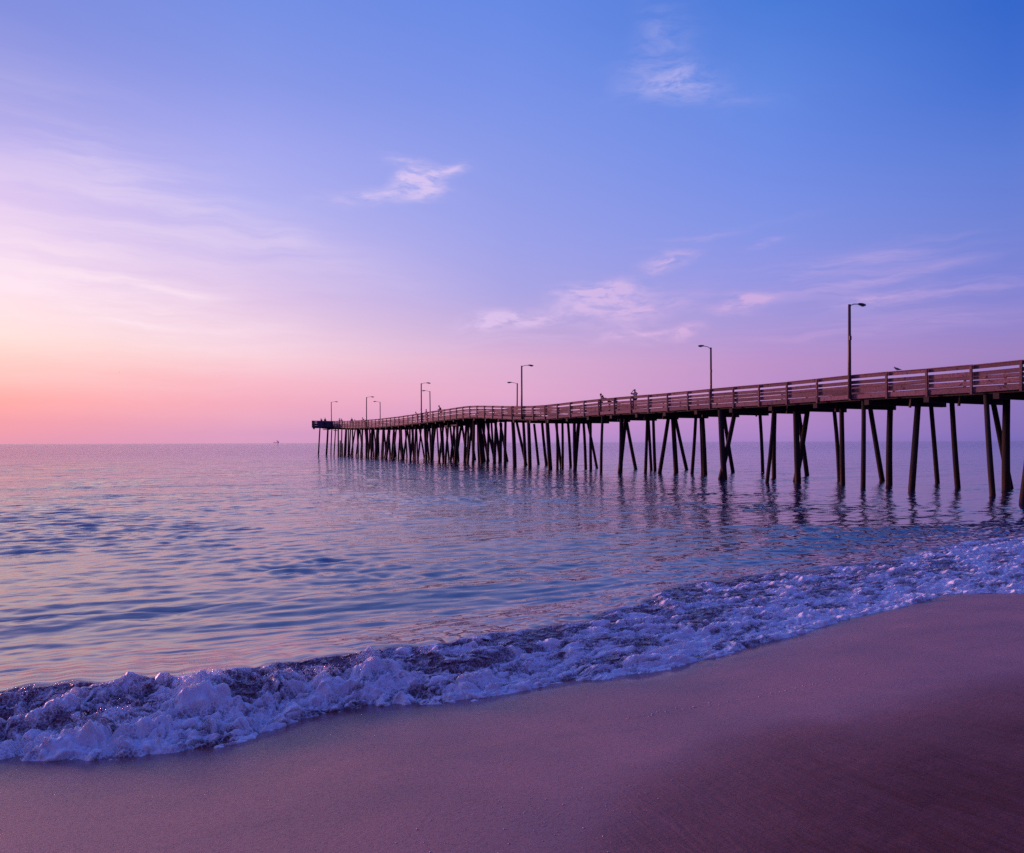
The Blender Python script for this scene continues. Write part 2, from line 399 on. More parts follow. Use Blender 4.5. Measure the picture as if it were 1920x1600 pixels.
def crest_n(t): return smooth_tab(CREST, t) + 0.16 * pnoise(t * 1.3, t * 0 + 13.1) + 0.07 * pnoise(t * 3.9, t * 0 + 1.7) + 0.03 * pnoise(t * 11, t * 0 + 4.7)
def crest_h(t): return np.interp(t, [-30, -2, 0.5, 2.5, 5, 7.5, 10, 14, 30], [0.22, .30, 0.32, .30, 0.22, 0.19, 0.16, 0.13, 0.12]) * (1 + 0.25 * pnoise(t * 0.9, t * 0 + 22.0) + 0.12 * pnoise(t * 4, t * 0 + 12.0))
def sand_z(n, t=0.0):
    tb = TSH[:, 0]; sh = np.interp(t, tb, TSH[:, 1])
    n = n - sh * sstep(2.5, 6.5, n)
    return np.interp(n, [-20000, -60, -12, -2, 0, 7.6, 11, 20, 60, 400, 30000], [4.5, 4.2, 2.3, 1.35, 1.12, 0.0, -0.42, -1.2, -3.0, -8, -40])

_g = np.linspace(-40, 80, 600); _e = smooth_tab(EDGE, _g) - 0.1; _k = np.hanning(11); _k /= _k.sum()
TSH = np.stack([_g, np.convolve(np.pad(_e, 5, mode='edge'), _k, mode='valid') - 7.62], 1)
# ------------------------------------------------------------------ wave field
NW = 120
lam = np.exp(RNG.uniform(np.log(0.28), np.log(13.0), NW)); lam = np.sort(lam)[::-1]
spread = np.where(lam > 4, 0.16, np.where(lam > 1.2, 0.42, 0.62))
ang = RNG.normal(0, 1, NW) * spread
ph = RNG.uniform(0, 2 * np.pi, NW)
d0 = -NV
wd = np.stack([d0[0] * np.cos(ang) - d0[1] * np.sin(ang), d0[0] * np.sin(ang) + d0[1] * np.cos(ang)], 1)
slope = np.where(lam > 5, 0.004, np.where(lam > 1.6, 0.0042, np.where(lam > 0.8, 0.020, 0.041)))
amp = slope * lam / (2 * np.pi)
def waves(x, y, sp):
    x = np.asarray(x, np.float64); y = np.asarray(y, np.float64)
    n = x * NV[0] + y * NV[1]
    patch = 0.45 + 1.25 * sstep(-0.15, 0.6, fbm(x / 12, y / 7.0, 2.2, 3))
    near = sstep(9.2, 17.0, n)                       # small chop dies out over the shallows
    h = np.zeros_like(x)
    for i in range(NW):
        w = np.exp(-(2.0 * sp / lam[i]) ** 2)
        k = 2 * np.pi / lam[i]
        mod = (patch * (0.4 + 0.6 * near)) if lam[i] < 2.5 else (0.45 + 0.55 * near)
        h += w * amp[i] * mod * np.cos(k * (wd[i, 0] * x + wd[i, 1] * y) + ph[i])
    # oblique smooth ripples on the swell that is about to break
    t = x * S[0] + y * S[1]
    rip = fbm(t * 0.55 + n * 0.25, n * 3.0 + 0.35 * t, 4.0, 3, 0.45)
    rw = sstep(8.8, 9.6, n) * (1 - sstep(12.5, 19, n))
    h += rip * 0.028 * rw * np.exp(-(sp / 0.25) ** 2)
    return h
def swell(t, n):
    """the low swell that carries the breaking crest, and one incoming behind it"""
    c = crest_n(t); h = crest_h(t)
    d = n - c
    z = h * np.exp(-(np.maximum(d, 0) / 1.5) ** 1.6)
    n2 = np.interp(t, [-10, 0, 4, 6.5, 8.5, 10.5, 14, 20, 40], [15.5, 14.4, 13.4, 12.9, 12.5, 13.3, 14.4, 16.0, 16.5])
    z = z + np.interp(t, [-10, 2, 5, 8, 16, 30], [0.02, 0.03, 0.10, 0.12, 0.10, 0.08]) * np.exp(-((n - n2) / 0.9) ** 2)
    return z

# --- shared shore strip, split into the sea's near strip and the foam
tt = [-4.5]
while tt[-1] < 34:
    D = math.hypot(tt[-1], 8.0); tt.append(tt[-1] + 0.00165 * D)
tt = np.array(tt)
ed = edge_n(tt); cn = crest_n(tt)
q1 = np.linspace(0, 1, 190)            # leading edge -> lip
d2 = np.concatenate([np.linspace(0, 1.2, 48)[1:], 1.2 + np.cumsum(np.linspace(0.03, 0.07, 90))])   # behind the lip
ROWN = len(q1) + len(d2)
T = np.tile(tt, (ROWN, 1))
width = (cn - ed)
Nn = np.empty_like(T)
Nn[:len(q1)] = ed[None] - 0.06 + (width[None] + 0.06) * q1[:, None]
Nn[len(q1):] = cn[None] + d2[:, None]
Q = np.clip((Nn - ed[None]) / width[None], -0.2, 3)
V = Nn - ed[None]; BACK = Nn - cn[None]; BACKT = BACK
X, Y = to_xy(T, Nn)
spn = 0.02 + (0.0056 * np.hypot(X, Y) - 0.02) * sstep(1.6, 4.0, BACKT)
wz = waves(X, Y, spn)
hc = crest_h(tt)[None] + 0 * T
turb = np.interp(T, [-5, 3, 5.5, 9, 34], [1.5, 1.45, 0.85, 0.75, 0.9])     # how violent the break is
# profile
zsea = swell(T, Nn) + wz
sa = sand_z(Nn, T)
lip = sstep(0.80, 0.99, Q)
body = 0.050 * sstep(-0.02, 0.10, V) + hc * 0.62 * sstep(0.0, 0.85, Q)
front = np.maximum(sa, -0.02) * (1 - sstep(0.0, 0.5, Q)) + body
zf = front * (1 - lip) + zsea * lip
zf = np.where(BACK > 0, zsea, zf)
# foam density
patchy = fbm(T * 1.1, Nn * 2.2, 9.0, 4, 0.55)
patchy2 = fbm(T * 3.6 + 5, Nn * 6.0, 3.0, 3, 0.55)
bq = np.interp(Q, [-.1, 0.0, 0.25, 0.5, 0.75, 0.93, 1.0, 1.1], [0.85, 0.85, 0.72, 0.50, 0.40, 0.24, 0.02, -0.35])
bq = bq + np.interp(T, [-5, 4, 6, 34], [0.10, 0.10, 0.10, 0.12])
foam = bq + 0.85 * patchy + 0.5 * patchy2
# the second line of foam far along the beach
line2 = np.exp(-((Q - 0.80) / 0.16) ** 2) * sstep(14.5, 18, T)
foam = foam + 0.55 * line2
foam = foam - 3.0 * sstep(0.0, 0.25, BACK)
fm = np.clip(foam, 0, 1)
# lumps (packed rounded billows), several sizes, domain-warped
wx = 0.10 * fbm(T * 2.5, Nn * 2.5, 1.0, 3); wy = 0.10 * fbm(T * 2.5, Nn * 2.5, 31.0, 3)
aniso = np.interp(T, [-5, 3, 7, 34], [1.0, 1.05, 1.5, 1.7])
lump_big = billow((T + wx) * 2.0 / aniso, (Nn + wy) * 3.2, 0.0, 2)
lump_mid = billow((T + wx) * 6.0 / aniso, (Nn + wy) * 8.0, 12.0, 2)
wx2 = 0.05 * fbm(T * 9, Nn * 9, 51.0, 2); wy2 = 0.05 * fbm(T * 9, Nn * 9, 61.0, 2)
lump_sml = 0.5 * billow((T + wx) * 16.0 / aniso, (Nn + wy) * 19.0, 4.0, 2, 0.5)
lump_sml = lump_sml + 0.9 * (np.clip(1 - np.abs(pnoise((T + wx2) * 13, (Nn + wy2) * 13, 71.0)) * 5, 0, 1) ** 2 - 0.2) + 0.5 * (np.clip(1 - np.abs(pnoise((T + wx2) * 29, (Nn + wy2) * 29, 81.0)) * 4, 0, 1) - 0.3)
act = sstep(-0.02, 0.05, V) * (1 - sstep(0.93, 1.0, Q)) * (BACK <= 0)
lump = (0.110 * lump_big * turb + 0.064 * lump_mid * (0.55 + 0.45 * turb) + 0.015 * lump_sml)
damp = np.interp(V, [0, 0.10, 0.4, 1], [0.5, 0.8, 1, 0.95]) * (0.22 + 0.78 * sstep(0.08, 0.62, fm))
# plumes where the crest is thrown up
pl = np.zeros_like(T)
for (pt, pq, sw, sh, ph_) in ((0.62, 0.80, 0.26, 0.20, 0.10), (2.45, 0.85, 0.22, 0.16, 0.09), (-0.4, 0.3, 0.4, 0.25, 0.06), (1.35, 0.6, 0.3, 0.2, 0.07), (3.2, 0.8, .15, .12, .05), (7.8, .8, .12, .1, .08)):
    pl += ph_ * np.exp(-((T - pt) / sw) ** 2 - ((Q - pq) / sh) ** 2)
spiky = np.clip(1.0 + 1.0 * pnoise(T * 9, Nn * 9, 2.0) + 0.6 * pnoise(T * 24, Nn * 24, 2.0), 0.1, 3)
Z = zf + act * lump * damp + act * pl * spiky
fm = np.clip(fm + pl * 2.0 + act * (0.55 * lump_mid + 0.35 * lump_big + 0.22 * lump_sml), 0, 1)  # bumps lighter, valleys darker: crevice shade painted into the foam mask
# sideways push so the billows overhang a little
hx = 0.05 * fbm(T * 4, Nn * 4, 41.0, 3) + 0.018 * pnoise(T * 21, Nn * 21, 14.0); hy = -0.075 * np.maximum(lump_mid, -0.2) * (0.5 + 0.5 * turb) + 0.02 * pnoise(T * 21, Nn * 21, 24.0)
X2, Y2 = to_xy(T + act * hx, Nn + act * hy)
# bury the leading row in the sand
bury = sstep(0.035, 0.0, V) if False else (1 - sstep(-0.05, 0.03, V))
Z = Z * (1 - bury) + (sa - 0.03) * bury
Z = np.maximum(Z, sa - 0.03)
# last rows dip under the open-sea sheet
dip = np.clip((BACK - (d2[-1] - 1.0)) / 1.0, 0, 1) ** 1.5; Z = Z - 0.05 * dip
P3 = np.stack([X2, Y2, Z], -1).reshape(-1, 3)
nc = len(tt); rowsplit = len(q1) + 1
keep = np.zeros((ROWN - 1, nc - 1), bool); keep[:rowsplit] = True
def sub(keepmask, name, mat, attrs):
    q = grid_quads(ROWN, nc, keepmask); used, inv = np.unique(q.ravel(), return_inverse=True)
    me = fast_mesh(name, P3[used], inv.reshape(-1, 4))
    for k, v in attrs.items(): attr(me, k, v.ravel()[used])
    return link(name, me, mat)
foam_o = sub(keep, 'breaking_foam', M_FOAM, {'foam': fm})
tag(foam_o, 'white and lavender foam of the small wave breaking along the wet sand', 'foam', kind='stuff')
shal = 1 - sstep(0.2, 4.5, BACK)

# --- sea: polar sheet to the horizon, with the near strip joined in
nr_ = [5.0]
while nr_[-1] < 130: nr_.append(nr_[-1] * 1.0055)
while nr_[-1] < 30000: nr_.append(nr_[-1] * 1.03)
rr = np.array(nr_); th = np.radians(np.arange(-80, 80.01, 0.16))
RR, TH = np.meshgrid(rr, th, indexing='ij')
XS = RR * np.sin(TH); YS = RR * np.cos(TH)
NS = XS * NV[0] + YS * NV[1]; TS = XS * S[0] + YS * S[1]
dr = np.gradient(rr)[:, None] + 0 * RR
sps = np.maximum(dr, RR * math.radians(0.16))
ZS = np.zeros_like(XS)
m = RR < 420
zz = waves(XS[m], YS[m], sps[m]) + swell(TS[m], NS[m])
ZS[m] = zz
BS = NS - crest_n(TS)
inside = (TS > tt[0] + 0.3) & (TS < tt[-1] - 0.3)
ends = d2[-1]
ZS = np.where(inside, ZS - 0.03 * (1 - sstep(ends - 0.9, ends - 0.55, BS)), ZS)
ZS = np.where(~inside & (BS < 0), np.minimum(ZS, 0.02), ZS)
kp = np.where(inside, BS > ends - 0.9, BS > -1.5)
kq = kp[:-1, :-1] & kp[1:, 1:]
q = grid_quads(len(rr), len(th), kq)
q = q[:, ::-1]
VS = np.stack([XS, YS, ZS], -1).reshape(-1, 3)
used, inv = np.unique(q.ravel(), return_inverse=True)
VS = VS[used]; q = inv.reshape(-1, 4)
sh_s = (1 - sstep(0.2, 4.5, BS)).ravel()[used]
k2 = np.zeros((ROWN - 1, nc - 1), bool); k2[rowsplit:] = True
qs = grid_quads(ROWN, nc, k2); us, inv2 = np.unique(qs.ravel(), return_inverse=True)
allv = np.concatenate([VS, P3[us]]); allq = np.concatenate([q, inv2.reshape(-1, 4) + len(VS)])
me = fast_mesh('sea', allv, allq); attr(me, 'shallow', np.concatenate([sh_s, shal.ravel()[us]]))
sea = link('sea', me, M_SEA); tag(sea, kind='structure')

# --- spray: thrown droplets above the plumes
def droplets(n_each, name):
    base = np.array([(1, 0, 0), (-1, 0, 0), (0, 1, 0), (0, -1, 0), (0, 0, 1), (0, 0, -1)], float)
    fc = [(0, 2, 4), (2, 1, 4), (1, 3, 4), (3, 0, 4), (2, 0, 5), (1, 2, 5), (3, 1, 5), (0, 3, 5)]
    vs = []; fs = []
    for (pt, pn, st, n, top) in n_each:
        strands = max(3, n // 14)
        ctr = [(pt + RNG.normal() * st, pn + RNG.normal() * 0.05, RNG.uniform(-.35, .35), RNG.uniform(0.3, 1)) for _ in range(strands)]
        for i in range(n):
            c = ctr[i % strands]; u = RNG.random() ** 1.7
            t_ = c[0] + c[2] * u * 0.35 + RNG.normal() * 0.012; n_ = c[1] + RNG.normal() * 0.03
            z_ = float(np.interp(pt, tt, crest_h(tt))) * 0.85 + top * c[3] * u + RNG.normal() * 0.01
            r_ = RNG.uniform(0.0025, 0.0075) * (1.25 - 0.7 * u)
            x_, y_ = to_xy(t_, n_)
            sc = np.array([r_, r_, r_ * RNG.uniform(0.8, 2.2)]); b = len(vs)
            for v in base: vs.append((x_ + v[0] * sc[0], y_ + v[1] * sc[1], z_ + v[2] * sc[2]))
            for f in fc: fs.append([b + k for k in f])
    zg = Z; ncol = len(tt)
    for i in range(4200):
        t_ = RNG.uniform(-1.6, 5.5) if RNG.random() < 0.75 else RNG.uniform(5.5, 15); j = int(np.searchsorted(tt, t_)); k_ = int(RNG.uniform(0.12, 1.0) ** 0.7 * (len(q1) - 2))
        if j >= ncol: continue
        cl_ = float(pnoise(np.array([t_ * 2.2]), np.array([k_ * 0.03]), 3.3)[0])
        if cl_ < -0.05: continue
        x_, y_ = X2[k_, j], Y2[k_, j]; z_ = zg[k_, j] + abs(RNG.normal()) * 0.022 + 0.003; r_ = RNG.uniform(0.0018, 0.005); b = len(vs)
        for v in base: vs.append((x_ + v[0] * r_, y_ + v[1] * r_, z_ + v[2] * r_))
        for f in fc: fs.append([b + k for k in f])
    me = bpy.data.meshes.new(name); me.from_pydata(vs, [], fs); me.update()
    return me
M_DROP = simple('spray_water', (0.8, 0.8, 0.86), 0.15, 0, 0.05)
me = droplets([(0.62, 8.62, 0.13, 900, 0.24), (2.42, 8.72, 0.10, 700, 0.20), (3.15, 8.8, 0.05, 120, 0.10), (-1.0, 9.1, 0.08, 160, .10), (1.4, 8.55, .12, 240, .12),
               (1.75, 8.5, .04, 90, .16), (-0.2, 8.2, .25, 200, .1), (4.1, 8.8, .1, 120, .06), (2.0, 8.5, .3, 260, .09), (7.6, 9.9, .12, 160, .12), (11.0, 10.0, .2, 120, .1), (13, 10.2, .3, 120, .1)], 'spray')
spray = link('spray', me, M_DROP, None, True); tag(spray, 'fine droplets of spray thrown up from the breaking crest', 'spray', kind='stuff')

# ------------------------------------------------------------------ sand
def make_sand_mat():
    m, t, p = new_mat('beach_sand')
    P = posn(t); dry = a_(t, 'dry'); wet = a_(t, 'wet')
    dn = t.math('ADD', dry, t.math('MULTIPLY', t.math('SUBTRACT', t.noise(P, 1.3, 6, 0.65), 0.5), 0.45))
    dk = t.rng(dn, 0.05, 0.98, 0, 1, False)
    grain = t.noise(P, 150, 3, 0.8)
    coarse = t.noise(P, 38, 5, 0.7)
    soft = t.noise(P, 0.9, 4, 0.55)
    g = t.math('ADD', t.math('MULTIPLY', grain, 0.6), t.math('MULTIPLY', coarse, 0.4))
    gk = t.rng(g, 0.35, 0.65)
    wetc = t.mix(gk, (0.215, 0.074, 0.070, 1), (0.42, 0.160, 0.152, 1))
    wetc = t.mix(t.rng(soft, 0.35, 0.65), t.mix(0.34, wetc, (0.06, 0.03, 0.045, 1)), wetc)
    qq = t.mapping(P, rot=(0, 0, -SH_ANG)); sq = t.new('ShaderNodeSeparateXYZ'); t.l.new(qq, sq.inputs[0])
    wl = t.math('ADD', sq.outputs[1], t.math('MULTIPLY', t.noise(t.mapping(qq, scale=(0.45, 0.12, 1)), 1.0, 4, 0.55), 2.6))
    wl = t.math('PINGPONG', t.math('MULTIPLY', wl, 0.9), 1.0)
    wl = t.math('MULTIPLY', t.rng(wl, 0.06, 0.0), t.rng(t.noise(P, 2.5, 3, 0.5), 0.45, 0.65))
    wetc = t.mix(t.math('MULTIPLY', wl, 0.45), wetc, (0.13, 0.05, 0.06, 1))
    dry_dim_c = t.mix(gk, (0.048, 0.012, 0.012, 1), (0.105, 0.027, 0.024, 1))  # drier sand; its fainter sky reflection is painted in as darker colour
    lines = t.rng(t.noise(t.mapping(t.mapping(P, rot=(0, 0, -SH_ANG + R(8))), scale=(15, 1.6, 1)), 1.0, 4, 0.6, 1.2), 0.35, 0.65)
    dry_dim_c = t.mix(t.math('MULTIPLY', lines, 0.30), dry_dim_c, (0.18, 0.075, 0.11, 1))
    speck = t.noise(t.mapping(P, rot=(0, 0, -SH_ANG), scale=(0.7, 1.6, 1)), 42, 3, 0.6)
    col = t.mix(dk, wetc, dry_dim_c)
    col = t.mix(t.math('MULTIPLY', t.rng(speck, 0.56, 0.72), 0.55), col, (0.045, 0.025, 0.03, 1))
    t.put(p.inputs['Base Color'], col)
    rgh = t.rng(dk, 0, 1, 0.46, 0.75)
    t.put(p.inputs['Roughness'], t.math('SUBTRACT', rgh, t.math('MULTIPLY', t.math('POWER', wet, 1.5), 0.34)))
    t.put(p.inputs['Specular IOR Level'], t.rng(dk, 0, 1, 0.85, 0.24))
    qs_ = t.mapping(P, rot=(0, 0, -SH_ANG + R(8)))
    rp = t.noise(t.mapping(qs_, scale=(17, 2.2, 1)), 1.0, 4, 0.6, 1.2)
    rp2 = t.noise(t.mapping(qs_, scale=(6, 26, 1)), 1.0, 3, 0.55, 0.8)
    rp = t.math('ADD', rp, t.math('MULTIPLY', rp2, 0.2))
    pits = t.rng(t.noise(t.mapping(qs_, scale=(26, 55, 40)), 1.0, 4, 0.75), 0.36, 0.50)
    b = bump(t, t.math('MULTIPLY', rp, t.rng(dk, 0.05, 0.45)), 0.9, 0.010)
    wg = t.rng(wet, 0.3, 1.0, 1.0, 0.12)
    pits = t.math('MULTIPLY', pits, wg); coarse = t.math('MULTIPLY', coarse, wg); grain = t.math('MULTIPLY', grain, wg)
    b = bump(t, pits, 0.6, 0.0022, b)
    b = bump(t, coarse, 0.6, 0.004, b)
    b = bump(t, grain, 0.6, 0.0009, b)
    t.put(p.inputs['Normal'], b)
    return m
M_SAND = make_sand_mat()
def nonuni(a, fine0, fine1, step, b, g=1.12):
    f = list(np.arange(fine0, fine1 + 1e-6, step)); s = step
    while f[-1] < b: s *= g; f.append(f[-1] + s)
    s = step
    while f[0] > a: s *= g; f.insert(0, f[0] - s)
    return np.array(f)
ts = nonuni(-25000, -7, 20, 0.04, 25000); ns = nonuni(-20000, -1, 9.5, 0.03, 30000)
NS2, TS2 = np.meshgrid(ns, ts, indexing='ij')
zs = sand_z(NS2, TS2)
close = (np.abs(TS2) < 60) & (np.abs(NS2) < 40)
zs = zs + np.where(close, 0.018 * fbm(TS2 * 0.35, NS2 * 0.6, 6.0, 3), 0)
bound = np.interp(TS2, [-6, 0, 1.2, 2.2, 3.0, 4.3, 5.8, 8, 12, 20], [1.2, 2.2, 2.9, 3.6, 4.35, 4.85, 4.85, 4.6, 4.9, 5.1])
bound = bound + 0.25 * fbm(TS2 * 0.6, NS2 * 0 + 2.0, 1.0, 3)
dry_dim_v = 0.30 * (1 - sstep(-0.6, 0.3, NS2 - bound)) + 0.70 * (1 - sstep(-2.4, 0.7, NS2 - bound))  # dryness plus a broad painted dimming landward of the old swash line
_de = np.interp(TS2, EDGE[:, 0], EDGE[:, 1]) - 0.1 - NS2 + 0.12 * fbm(TS2 * 1.4, NS2 * 1.4, 8.0, 3)
wetv = 0.45 * (1 - sstep(0.0, 2.2, _de)) + 0.55 * (1 - sstep(0.05, 0.42, _de))
rip = pnoise(TS2 * 3.0 + NS2 * 1.5, NS2 * 14 - TS2 * 3, 5.0)
zs = zs + np.where(close, dry_dim_v * 0.0035 * rip, 0)
xs_, ys_ = to_xy(TS2, NS2)
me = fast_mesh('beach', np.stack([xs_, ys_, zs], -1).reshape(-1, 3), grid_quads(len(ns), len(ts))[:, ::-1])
attr(me, 'dry', dry_dim_v); attr(me, 'wet', wetv)
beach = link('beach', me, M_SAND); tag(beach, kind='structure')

# shell grit and tiny bubbles lying on the sand
vs = []; fs = []
base = [(1, 0, 0), (-1, 0, 0), (0, 1, 0), (0, -1, 0), (0, 0, 1), (0, 0, -1)]
fc = [(0, 2, 4), (2, 1, 4), (1, 3, 4), (3, 0, 4), (2, 0, 5), (1, 2, 5), (3, 1, 5), (0, 3, 5)]
def grit(t_, n_, r_):
    x_, y_ = to_xy(t_, n_); z_ = float(sand_z(n_, t_)) + 0.018 * float(fbm(np.array([t_ * 0.35]), np.array([n_ * 0.6]), 6.0, 3)[0]) + r_ * 0.25
    a = random.random() * 3.1; b = len(vs); k = random.uniform(0.5, 1)
    for v in base:
        vx = v[0] * math.cos(a) - v[1] * k * math.sin(a); vy = v[0] * math.sin(a) + v[1] * k * math.cos(a)
        vs.append((x_ + vx * r_, y_ + vy * r_, z_ + v[2] * r_ * 0.5))
    for f in fc: fs.append([b + i for i in f])
for i in range(70):
    u = random.random(); grit(4.0 + 3.2 * u + random.gauss(0, .05), 5.75 - 0.1 * u + random.gauss(0, 0.05), random.uniform(0.006, 0.012))
for i in range(330):
    grit(random.uniform(-1.5, 3.0), random.uniform(3.3, 6.8), random.uniform(0.002, 0.005))
for i in range(160):
    grit(random.uniform(3, 12), random.uniform(4.6, 7.6), random.uniform(0.003, 0.007))
for i in range(60):
    grit(random.gauss(2.3, 0.7), random.gauss(4.1, 0.35), random.uniform(0.004, 0.008))
me = bpy.data.meshes.new('shell_grit'); me.from_pydata(vs, [], fs); me.update()
M_SHELL = simple('shell_grit', (0.50, 0.42, 0.44), 0.3, 0, 0.5, 40)
o = link('shell_grit', me, M_SHELL, None, True); tag(o, 'tiny shell crumbs and bubbles scattered over the wet sand', 'shell grit', kind='stuff')

# ------------------------------------------------------------------ pier
def ang_at(i): return 0.493 if i <= 24 else (0.432 if i <= 36 else 0.448)
STEP = 2.44; NPOST = 61; NB = 6
pts = {0: np.array([25.514, 37.286])}
for i in range(1, NPOST + 1): a = ang_at(i); pts[i] = pts[i - 1] + STEP * np.array([-math.sin(a), math.cos(a)])
for i in range(-1, -NB - 1, -1): a = 0.493; pts[i] = pts[i + 1] - STEP * np.array([-math.sin(a), math.cos(a)])
IDX = list(range(-NB, NPOST + 1))
PN = np.array([pts[i] for i in IDX])
tan = np.gradient(PN, axis=0); tan /= np.linalg.norm(tan, axis=1)[:, None]
RT = np.stack([tan[:, 1], -tan[:, 0]], 1)
WID = 7.4
PF = PN + RT * WID
ytab = [(1921, 673.9), (1824, 685.3), (1741, 691.2), (1662, 697.5), (1596, 703.5), (1534, 710.4), (1479, 716.5), (1426, 721.2), (1377, 725.4), (1332, 729), (1294, 733), (1256, 737), (1221, 740), (1188, 742.6), (1156, 745.2), (1128, 748), (1098, 751.4), (1072, 754), (1047, 757), (1026, 760), (1004, 761.6), (981, 761.6), (960, 761.5), (942, 761.2), (924, 761), (908, 760.6), (894, 760.5), (881, 761.3), (868, 762.7), (859, 764), (848, 766), (835, 767.8), (823, 769.3), (813, 771), (802, 773), (795, 774.4), (784, 775.8), (775, 777.2), (766, 778.6), (758, 779.9), (741, 782), (725, 784), (710, 785.7), (693, 787.2), (660, 789.2), (632, 789.6), (587, 789)]
ytab = np.array(sorted(ytab))
RTOP = []
for (x_, y_) in PN:
    px = 960 + F * x_ / y_
    yy = np.interp(px, ytab[:, 0], ytab[:, 1]) if px < 1921 else 673.9 - (px - 1921) * 0.12
    RTOP.append(EYE + (horizon_y(px) - yy) * y_ / F)
RTOP = np.array(RTOP); RTOP[:NB] = RTOP[NB] + 0.0
ker = np.array([1, 2, 1]) / 4.0
RTOP = np.convolve(np.pad(RTOP, 1, mode='edge'), ker, mode='valid')
ss = np.concatenate([[0], np.cumsum(np.linalg.norm(np.diff(PN, axis=0), axis=1))]) - NB * STEP     # distance from post 0
def at(s, off, dz):
    """point on the pier: s metres past post 0, off metres from the near rail, dz relative to the rail top"""
    x_ = np.interp(s, ss, PN[:, 0]); y_ = np.interp(s, ss, PN[:, 1])
    rx = np.interp(s, ss, RT[:, 0]); ry = np.interp(s, ss, RT[:, 1]); z_ = np.interp(s, ss, RTOP)
    return Vector((x_ + rx * off, y_ + ry * off, z_ + dz))
pier = empty('fishing_pier', (PN[0][0], PN[0][1], 0))
tag(pier, 'long weathered wooden fishing pier on dark leaning piles running out to sea', 'pier')
bpy.context.view_layer.update()
INVP = pier.matrix_world.inverted()
def adopt(o, par):
    """parent keeping the world place: mesh data are built in world space"""
    o.parent = par
    if par is pier: o.matrix_parent_inverse = INVP
    else: o.matrix_parent_inverse = Matrix.Identity(4)
    return o
M_DECK = M_BEAM
SEND = ss[-1]
# deck planks
mb = MB(); s = ss[0]
while s < SEND:
    mb.beam(at(s + 0.09, -0.02, -1.195 + random.uniform(-.004, .004)), at(s + 0.09, WID + 0.02, -1.195), 0.165, 0.045)
    s += 0.18
adopt(mb.build('deck', M_BEAM), pier)  # planks toned dark so the rail gaps show painted shadow
for off in (0.25, 1.9, 3.7, 5.5, WID - 0.25):
    mb = MB()
    for k in range(len(ss) - 1):
        mb.beam(at(ss[k], off, -1.40), at(ss[k + 1], off, -1.40), 0.16, 0.36)
    adopt(mb.build('stringer', M_BEAM), pier)
# railings
def railing(off, side, wood_mat):
    """side -1: boards on the camera side of the posts; +1: the far railing"""
    mb = MB()
    for k in range(len(ss) - 1):
        a, b = ss[k], ss[k + 1]; j = random.uniform(-.012, .012)
        mb.beam(at(a, off, -0.02 + j), at(b - 0.01, off, -0.02 + j + random.uniform(-.01, .01)), 0.20, 0.042)
        mb.beam(at(a, off + 0.035 * side, -0.145 + j), at(b - 0.01, off + 0.035 * side, -0.145 + j), 0.042, 0.185)
    rl = adopt(mb.build('railing', wood_mat), pier)
    for (zc, hh, prob) in ((-0.48, 0.225, 2), (-0.70, 0.14, 2), (-0.965, 0.235, 2)):
        mb = MB()
        for k in range(len(ss) - 1):
            if random.random() > prob: continue
            a, b = ss[k], ss[k + 1]; j = random.uniform(-.014, .014)
            mb.beam(at(a + .01, off + 0.035 * side, zc + j), at(b - 0.01, off + 0.035 * side, zc + j + random.uniform(-.012, .012)), 0.04, hh + random.uniform(-.02, .01))
        adopt(mb.build('rail_board', wood_mat), rl)
    mb = MB()
    for k in range(len(ss) - 1):
        a, b = ss[k], ss[k + 1]
        mb.beam(at(a + .006, off - 0.09 * (1 if side < 0 else -1) * 1.0, -1.335), at(b - 0.006, off - 0.09 * (1 if side < 0 else -1), -1.335 + random.uniform(-.01, .01)), 0.05, 0.27)
    adopt(mb.build('skirt_board', wood_mat), rl)
    for k in range(len(ss)):
        mb = MB(); p0 = at(ss[k], off - 0.155 * (1 if side < 0 else -1), -1.56); p1 = at(ss[k], off - 0.155 * (1 if side < 0 else -1), -0.045)
        lean = random.uniform(-.012, .012)
        mb.beam(p0, p1 + Vector((lean, 0, 0)), 0.115, 0.10, side=(RT[k][0], RT[k][1], 0))
        adopt(mb.build('post', M_POST), rl)
    return rl
railing(0.0, -1, M_RAIL); railing(WID, 1, M_RAIL)
# pier head: end railing, dark panel
def n2s(px):
    us = PN[:, 0] / PN[:, 1]; u = (px - 960) / F
    return float(np.interp(-u, -us, ss))
# widened pier head: its landward face turns towards the beach and carries the dark panel
zr = float(RTOP[-1])
HA = Vector((PN[-1][0], PN[-1][1], 0)); HB = Vector((-44.7, 167.0, 0)); HC = Vector((-47.2, 178.5, 0)); HD = Vector((-40.5, 183.0, 0)); HE = Vector((PF[-1][0], PF[-1][1], 0))
RIM = [(HA, HB), (HB, HC), (HC, HD), (HD, HE)]
def above(p, dz): return Vector((p.x, p.y, zr + dz))
dk_ = bpy.data.meshes.new('head_deck'); ring = [HA, HB, HC, HD, HE]
dk_.from_pydata([tuple(above(p, -1.20)) for p in ring] + [tuple(above(p, -1.42)) for p in ring], [], [(0, 1, 2, 3, 4), (9, 8, 7, 6, 5)] + [(k, k + 5, (k + 1) % 5 + 5, (k + 1) % 5) for k in range(5)])
attr(dk_, 'var', [.4] * 10); adopt(link('head_deck', dk_, M_BEAM), pier)
mb = MB()
for (a, b) in RIM:
    d = (b - a).normalized(); mb.beam(above(a, -0.02) , above(b, -0.02), 0.2, 0.042); mb.beam(above(a, -0.145), above(b, -0.145), 0.042, 0.185)
er = adopt(mb.build('head_railing', M_RAIL), pier)
mb = MB(); m2 = MB()
